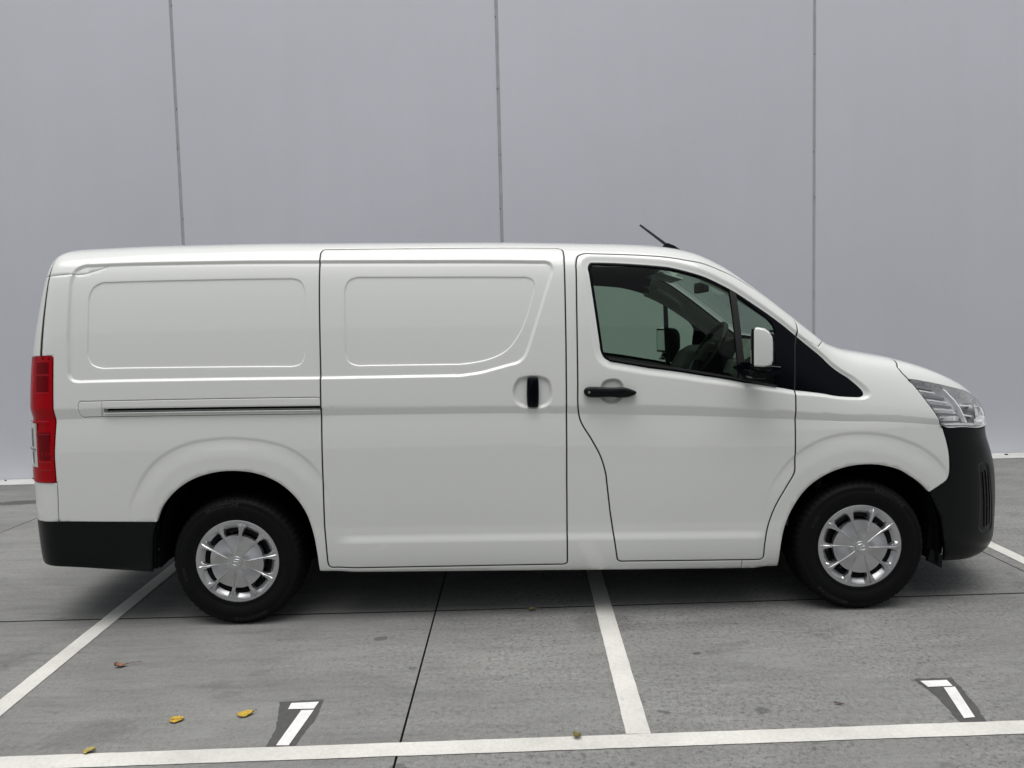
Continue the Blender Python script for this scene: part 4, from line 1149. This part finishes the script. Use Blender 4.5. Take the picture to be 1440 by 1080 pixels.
def make_wheel(x, y, sgn, phase, ang):
    w = empty('wheel', (x-1.5, y, HZ)); w.parent = van
    w.rotation_euler[2] = 0 if sgn < 0 else math.pi
    # flattened contact patch
    V = []
    for (a, b, c) in tv:
        if c < -HZ+.0005:
            b += (-.006 if b < .1 else .006)*min(1, (-HZ-c)/.004+.4); c = -HZ+.0005
        V.append((a, b, c))
    t = pyobj('tyre', V, tf, M['tyre'], w)
    me = wheel_cover_mesh(phase)
    cv_ = link('wheel_cover', me, None, w); cv_.location = (0, -.004, 0)
    dv, df = lathe('d', [(.001, .050), (.09, .050), (.12, .056), (.16, .060), (.205, .050), (.206, .02)], None, n=48)
    pyobj('wheel_rim', dv, df, M['dark'], w)
    # wheel nuts glimpsed through the openings
    bvv = []; bff = []
    for k in range(15):
        a = k*2*math.pi/15+phase; bm0 = len(bvv)
        cx, cz = .152*math.cos(a), .152*math.sin(a)
        for (yy, s) in ((.052, .011), (.040, .010)):
            for q in range(6):
                t_ = q*math.pi/3+a; bvv.append((cx+s*math.cos(t_), yy, cz+s*math.sin(t_)))
        for q in range(6): bff.append((bm0+q, bm0+(q+1) % 6, bm0+6+(q+1) % 6, bm0+6+q))
        bff.append(tuple(bm0+6+q for q in range(6)))
    tag(pyobj('wheel_fixings', bvv, bff, M['lampgrey'], w, smooth=False), kind='stuff')
    # emblem: three interlocking ovals
    def oval(a, b, cz=0.0, r=.0017):
        return tube('emblem_ring', [((a*math.cos(t)), -.0245, cz+b*math.sin(t)) for t in np.linspace(0, 2*math.pi, 36, endpoint=False)], r, M['chrome'], w, n=6, closed=True)
    oval(.0225, .0160); oval(.0078, .0150); oval(.0160, .0056, .0088)
    a, f = arc_text(TXT, ang, .290, side_y); pyobj('sidewall_lettering', a, f, M['tyre_text'], w, smooth=False)
    a, f = arc_text(TXT, ang+math.pi, .290, side_y); pyobj('sidewall_lettering', a, f, M['tyre_text'], w, smooth=False)
    a, f = arc_text(TXT2, ang+math.pi/2, .266, side_y); pyobj('sidewall_lettering', a, f, M['tyre_text'], w, smooth=False)
    # tyre valve
    tube('tyre_valve', [(-.17*math.cos(.1), -.004, .17*math.sin(-.1)), (-.17*math.cos(.1), .03, .17*math.sin(-.1))], .005, M['seal'], w, n=8)
    return w
make_wheel(0.0, -.925, -1, math.radians(8), math.radians(102))
make_wheel(3.21, -.925, -1, math.radians(-2), math.radians(60))
make_wheel(0.0, .925, 1, math.radians(15), math.radians(80))
make_wheel(3.21, .925, 1, math.radians(21), math.radians(30))

# wheel-arch liners, underbody, axles
def liner(cx, half, top, far, bottoms):
    pts_ = []; n = 40
    V = []; F = []
    sg = 1 if far else -1
    ys = (.905, .80, .62)
    for i in range(n+1):
        a = math.pi*(1-i/n); c, s = math.cos(a), math.sin(a)
        x = cx+half*c; z = .30+(top-.30)*max(0, s)**.8
        if i in (0, n): z = bottoms[0] if i == 0 else bottoms[1]
        for y in ys: V.append((x, sg*y, z+.012*(y < .9)))
    m_ = len(ys)
    for i in range(n):
        for j in range(m_-1): F.append((i*m_+j, i*m_+j+1, (i+1)*m_+j+1, (i+1)*m_+j))
    b = len(V)
    V.append((cx, sg*.62, .25))
    for i in range(n): F.append((i*m_+2, (i+1)*m_+2, b))
    o = vpart(pyobj('arch_liner', V, F, M['liner']))
    return o
for far in (False, True):
    liner(.015, .425, .86, far, (.30, .25)); liner(3.205, .425, .81, far, (.24, .22))
under = vpart(prism('underbody', [(-.98, .44), (-.94, .37), (-.43, .29), (.45, .235), (2.75, .215), (3.65, .22), (3.86, .27), (3.90, .34)], -.60, .60, M['dark']))
box('floor_pan', (.50, -.90, .262), (2.74, .90, .275), M['dark'], under)
box('sill_beam', (.50, -.80, .225), (2.70, -.72, .262), M['dark'], under)
box('rear_panel', (-.98, -.80, .362), (-.46, .80, .375), M['dark'], under)
box('front_panel', (3.66, -.70, .275), (3.92, .70, .29), M['dark'], under)
for x in (0, 3.21):
    tube('axle', [(x, -.86, HZ), (x, .86, HZ)], .05, M['dark'], under, n=12)
# front flaps hanging behind the bumper corners
for s in (-1, 1):
    vpart(prism('air_flap', [(3.60, .30), (3.665, .26), (3.66, .192), (3.585, .232)], s*.86, s*.885, M['black_plastic'], bevel=.003))
    vpart(prism('liner_edge', [(-.452, .56), (-.405, .56), (-.415, .42), (-.405, .33), (-.43, .295), (-.452, .30)], s*.86, s*.90, M['liner'], bevel=.003))
    # small clips on the liner edge
    for z in (.40, .52):
        vpart(box('liner_clip', (-.418, s*.905-.004, z-.006), (-.406, s*.905+.004, z+.006), M['seal'], bevel=.002))

# closing plates between bumper corners and arches
for s in (-1, 1):
    vpart(prism('bumper_closer', [(3.60, .24), (3.68, .26), (3.72, .80), (3.62, .82), (3.575, .62), (3.615, .45)], s*.60, s*.845, M['liner']))
    vpart(prism('bumper_closer', [(-.50, .34), (-.44, .33), (-.43, .58), (-.50, .58)], s*.60, s*.87, M['liner']))
# ---- door mirrors
def mirror(far):
    sg = 1 if far else -1; d = fdoor_f if far else fdoor
    prof_ = [(2.589, 1.287), (2.589, 1.462), (2.596, 1.474), (2.612, 1.475), (2.650, 1.468), (2.676, 1.452), (2.693, 1.425), (2.697, 1.395), (2.697, 1.315), (2.689, 1.296), (2.668, 1.288), (2.640, 1.284)]
    c = np.array([2.640, 1.38]); n = len(prof_); toe = math.radians(24 if far else 18)*sg
    piv = Vector((2.64, sg*1.12, 0)); rot = Matrix.Translation(piv) @ Matrix.Rotation(toe, 4, 'Z') @ Matrix.Translation(-piv)
    def shell(name, layers, material, cap0, cap1):
        V = []; F = []
        nrw = lambda x: 2.697-(2.697-x)*.80
        for y, s in layers:
            for p in prof_:
                q = c+(np.array(p)-c)*np.array([1-(1-s)*.85, s]); q[0] = 2.589 if abs(p[0]-2.589) < 1e-6 else q[0]
                V.append(rot @ Vector((nrw(q[0]), sg*y, q[1])))
        L = len(layers)
        for l in range(L-1):
            for i in range(n): F.append((l*n+i, l*n+(i+1) % n, (l+1)*n+(i+1) % n, (l+1)*n+i))
        if cap0: F.append(tuple(range(n)))
        if cap1: F.append(tuple((L-1)*n+i for i in range(n)))
        bm = bmesh.new(); vs_ = [bm.verts.new(v) for v in V]
        for f in F: bm.faces.new([vs_[i] for i in f])
        return bmobj(name, bm, material, d, bevel=.0022, seg=2)
    shell('mirror_cap', [(1.072, 1.0), (1.175, 1.0), (1.198, .975), (1.214, .90)], M['paint'], True, True)
    shell('mirror_back', [(1.030, .90), (1.040, .97), (1.0715, .99)], M['black_plastic'], True, True)
    def tbox(name, lo, hi, material, bv):
        bm = box_bm(lo, hi); bm.transform(rot); return bmobj(name, bm, material, d, bevel=bv)
    ya, yb = sorted((sg*1.04, sg*1.205)); tbox('mirror_bezel', (2.599, ya, 1.288), (2.6104, yb, 1.468), M['black_plastic'], .004)
    ya, yb = sorted((sg*1.052, sg*1.193)); tbox('mirror_glass', (2.5955, ya, 1.302), (2.5988, yb, 1.454), M['mirror_glass'], .001)
    def tpr(name, poly, y0, y1, material, bv):
        return prism(name, poly, sg*y0, sg*y1, material, d, bevel=bv)
    tpr('mirror_skirt', [(2.606, 1.286), (2.67, 1.282), (2.675, 1.276), (2.668, 1.268), (2.610, 1.268)], 1.05, 1.19, M['black_plastic'], .003)
    tpr('mirror_foot', [(2.600, 1.268), (2.656, 1.268), (2.650, 1.238), (2.592, 1.238)], 1.06, 1.17, M['black_plastic'], .004)
    tpr('mirror_foot', [(2.580, 1.240), (2.652, 1.240), (2.648, 1.230), (2.584, 1.230)], 1.06, 1.175, M['black_plastic'], .003)
    tpr('mirror_arm', [(2.60, 1.262), (2.66, 1.262), (2.67, 1.236), (2.60, 1.232)], .925, 1.07, M['black_plastic'], .006)
    tpr('mirror_base', [(2.555, 1.275), (2.60, 1.300), (2.72, 1.300), (2.80, 1.276), (2.80, 1.235), (2.72, 1.215), (2.62, 1.215)], .930, .950, M['gloss_black'], .006)
    tpr('base_trim', [(2.705, 1.283), (2.795, 1.272), (2.795, 1.268), (2.705, 1.278)], .949, .953, M['lampgrey'], 0)
mirror(False); mirror(True)

# ---- aerial
ant = vpart(empty('aerial', (2.35-1.5, -.45, 1.915)))
za = float(SP(2.35, float(np.interp(-.45, -fW(np.linspace(1.9, VMAX, 400)), np.linspace(1.9, VMAX, 400))))[2])
ant.location.z = za
bm = bmesh.new()
sec_ = [(-.052, .0, .004), (-.046, .018, .012), (-.030, .034, .012), (-.018, .036, .012), (.02, .020, .012), (.058, -.006, .006)]
rings_ = []
for (x, z, w) in sec_:
    rings_.append([bm.verts.new((x, -w, -.012-.10*max(0, x))), bm.verts.new((x, -w*.5, z)), bm.verts.new((x, w*.5, z)), bm.verts.new((x, w, -.012-.10*max(0, x)))])
for a, b in zip(rings_[:-1], rings_[1:]):
    for i in range(3): bm.faces.new((a[i], a[i+1], b[i+1], b[i]))
bm.faces.new(rings_[0][::-1]); bm.faces.new(rings_[-1])
bmobj('aerial_base', bm, M['black_plastic'], ant, smooth=True)
pm = []; rm = []
P0 = Vector((-.030, 0, .030)); P1 = Vector((-.172, 0, .140))
for i in range(61):
    pm.append(P0.lerp(P1, i/60)); rm.append((.0082-.0028*i/60)+(.0010 if i % 3 == 0 else 0))
tube('aerial_mast', pm, .004, M['seal'], ant, n=8, rads=rm)

# ---- cabin
def poly_y(name, poly, y0, y1, material, bevel=.01, seg=2):
    return vpart(prism(name, poly, y0, y1, material, bevel=bevel, seg=seg))
dash = poly_y('dashboard', [(2.60, .75), (2.58, 1.05), (2.60, 1.20), (2.66, 1.30), (2.74, 1.345), (2.86, 1.35), (3.04, 1.325), (3.12, 1.24), (3.12, .75)], -.86, .86, M['dash'], .02, 3)
prism('instrument_hood', [(2.60, 1.22), (2.59, 1.37), (2.605, 1.405), (2.66, 1.42), (2.76, 1.40), (2.84, 1.345), (2.84, 1.22)], -.60, -.22, M['dash'], dash, bevel=.016, seg=3)
prism('centre_stack', [(2.56, .80), (2.54, 1.22), (2.57, 1.33), (2.64, 1.36), (2.75, 1.345), (2.75, .80)], -.18, .18, M['dash'], dash, bevel=.012, seg=3)
prism('air_vent', [(2.63, 1.18), (2.575, 1.235), (2.60, 1.30), (2.66, 1.31)], -.82, -.68, M['lampgrey'], dash, bevel=.006)
st = vpart(empty('steering_wheel', (2.56-1.5, -.40, 1.335)))
st.rotation_euler[1] = math.radians(32)        # rim leans away from the driver
tube('steering_rim', [(0, .185*math.cos(t), .185*math.sin(t)) for t in np.linspace(0, 2*math.pi, 48, endpoint=False)], .0155, M['dash'], st, n=10, closed=True)
for a in (0, math.pi, -math.pi/2):
    tube('steering_spoke', [(.01, .05*math.cos(a), .05*math.sin(a)), (0, .18*math.cos(a), .18*math.sin(a))], .014, M['dash'], st, n=8)
bmobj('steering_hub', box_bm((-.025, -.075, -.075), (.035, .075, .06)), M['dash'], st, bevel=.02, seg=3)
tube('steering_column', [(.03, 0, -.0), (.25, 0, -.03)], .035, M['dash'], st, n=12)
for y in (-.42, .42):
    s_ = vpart(empty('seat', (1.72-1.5, y, .55)))
    bmobj('seat_cushion', box_bm((.02, -.24, .06), (.52, .24, .22)), M['seat'], s_, bevel=.05, seg=3)
    bk = prism('backrest', [(.00, .16), (.14, .16), (.035, .80), (.0, .86), (-.06, .86), (-.085, .80)], -.22, .22, M['seat'], s_, bevel=.03, seg=3)
    prism('headrest', [(-.055, .86), (.02, .86), (.01, 1.02), (-.055, 1.03)], -.12, .12, M['seat'], s_, bevel=.025, seg=3)
    bmobj('seat_base', box_bm((.0, -.22, -.20), (.50, .22, .06)), M['dark'], s_)
bulk = vpart(prism('bulkhead', [(-.90, .30), (.90, .30), (.91, 1.0), (.86, 1.55), (.80, 1.78), (.60, 1.90), (-.60, 1.90), (-.80, 1.78), (-.86, 1.55), (-.91, 1.0)], 1.60, 1.62, M['dark'], axis='X'))
vpart(box('cab_floor', (1.62, -.86, .50), (2.75, .86, .53), M['dark']))
vpart(box('firewall', (3.02, -.84, .40), (3.05, .84, 1.26), M['dark']))
rv = vpart(empty('interior_mirror', (2.63-1.5, 0.0, 1.722)))
bmobj('mirror_shell', box_bm((-.02, -.12, -.033), (.02, .12, .033)), M['dash'], rv, bevel=.012, seg=3)
tube('mirror_stalk', [(.015, 0, .02), (.05, 0, .07)], .010, M['dash'], rv, n=8)
for y in (-.40, .40):
    vpart(prism('sun_visor', [(2.40, 1.835), (2.42, 1.842), (2.565, 1.795), (2.56, 1.783)], y-.19, y+.19, M['lining'], bevel=.006))
for s in (-1, 1):
    gp = SP(np.array([2.50, 2.52, 2.60, 2.68, 2.70]), np.array([1.93, 1.95, 1.945, 1.94, 1.915]), -.04)
    vpart(tube('grab_handle', [(p[0], s*(abs(p[1])-d), p[2]-.012) for p, d in zip(gp, (0, .035, .045, .035, 0))], .012, M['lining'], None, n=8))
# papers and a cloth left on the dash shelf
pp = vpart(bmobj('paper_box', box_bm((-.045, -.06, -.06), (.045, .06, .06)), M['lining'], None, bevel=.006))
pp.location = Vector((2.70-1.5, -.72, 1.34)); pp.rotation_euler[1] = math.radians(28)
# windscreen wiper
wp = vpart(empty('wiper', (3.10-1.5, -.1, 1.43)))
tube('wiper_blade', [(0, .55, -.03), (-.02, .25, .005), (-.03, -.1, .02), (-.02, -.4, 0)], .008, M['seal'], wp, n=6)

# ------------------------------------------------------------------ fallen leaves
def leaf_mat(name, c1, c2):
    return mat(name, c1, .6, var=(90, .6))
M['leaf_y'] = leaf_mat('yellow_leaf', (.50, .33, .035), None)
M['leaf_p'] = leaf_mat('pale_leaf', (.40, .33, .10), None)
M['leaf_b'] = leaf_mat('brown_leaf', (.22, .10, .055), None)
M['leaf_o'] = leaf_mat('olive_leaf', (.20, .17, .05), None)
def leaf(x, y, L, Wd, rz, material, label, stem=0.0, curl=.25, seed=0):
    r = random.Random(seed); n = 12; V = []; F = []
    root = empty('fallen_leaf', (x, y, .004)); root.rotation_euler[2] = rz
    tag(root, label, 'leaf', 'fallen leaves on the concrete')
    cols = 5
    for i in range(n+1):
        t = i/n; w = Wd*.5*(math.sin(math.pi*(t**.8))**.75)*(1+r.uniform(-.16, .16))+.0006
        for j in range(cols):
            s = (j/(cols-1)-.5)*2
            z = curl*Wd*(abs(s)**1.6)*(.7+.5*math.sin(5*t+seed))+curl*L*.25*(2*t-1)**2+r.uniform(0, .0025)
            V.append(((t-.5)*L, s*w, z+.001))
    for i in range(n):
        for j in range(cols-1):
            a = i*cols+j; F.append((a, a+1, a+cols+1, a+cols))
    pyobj('leaf_blade', V, F, material, root, smooth=False)
    tube('leaf_stem', [(L*.5, 0, .004+curl*L*.25), (L*.5+stem*.5, .004, .010), (L*.5+stem, .012, .006)] if stem else [(-L*.5, 0, .004), (0, 0, .003), (L*.5, 0, .004)], .0012, M['leaf_b'], root, n=5)
leaf(-.378, -1.416, 0.0546, 0.0299, 0.25, M['leaf_b'], 'curled brown leaf with a long stem near the left bay line', .06, .35, 1)
leaf(.097, -1.925, 0.0546, 0.0510, 0.1, M['leaf_y'], 'bright yellow leaf, the farther left of the two by the figure 7', 0, .05, 2)
leaf(.355, -1.895, 0.0634, 0.0440, 0.35, M['leaf_y'], 'yellow leaf with a ragged edge nearest the left figure 7', .012, .12, 3)
leaf(-.127, -2.145, 0.0440, 0.0334, 0.2, M['leaf_p'], 'pale yellow leaf touching the long foreground line at left', 0, .25, 4)
leaf(1.515, -.835, 0.0422, 0.0264, 0.1, M['leaf_o'], 'small olive leaf in the shade beside the sill', .01, .3, 5)
leaf(1.647, -2.128, 0.0370, 0.0299, 0.9, M['leaf_o'], 'crumpled olive leaf on the long line left of the middle bay line', .01, .5, 6)
leaf(2.686, -1.926, .040, .010, -.3, M['seal'], 'short black twig lying left of the right figure 7', 0, .2, 7)  # a black twig, built from the leaf shape
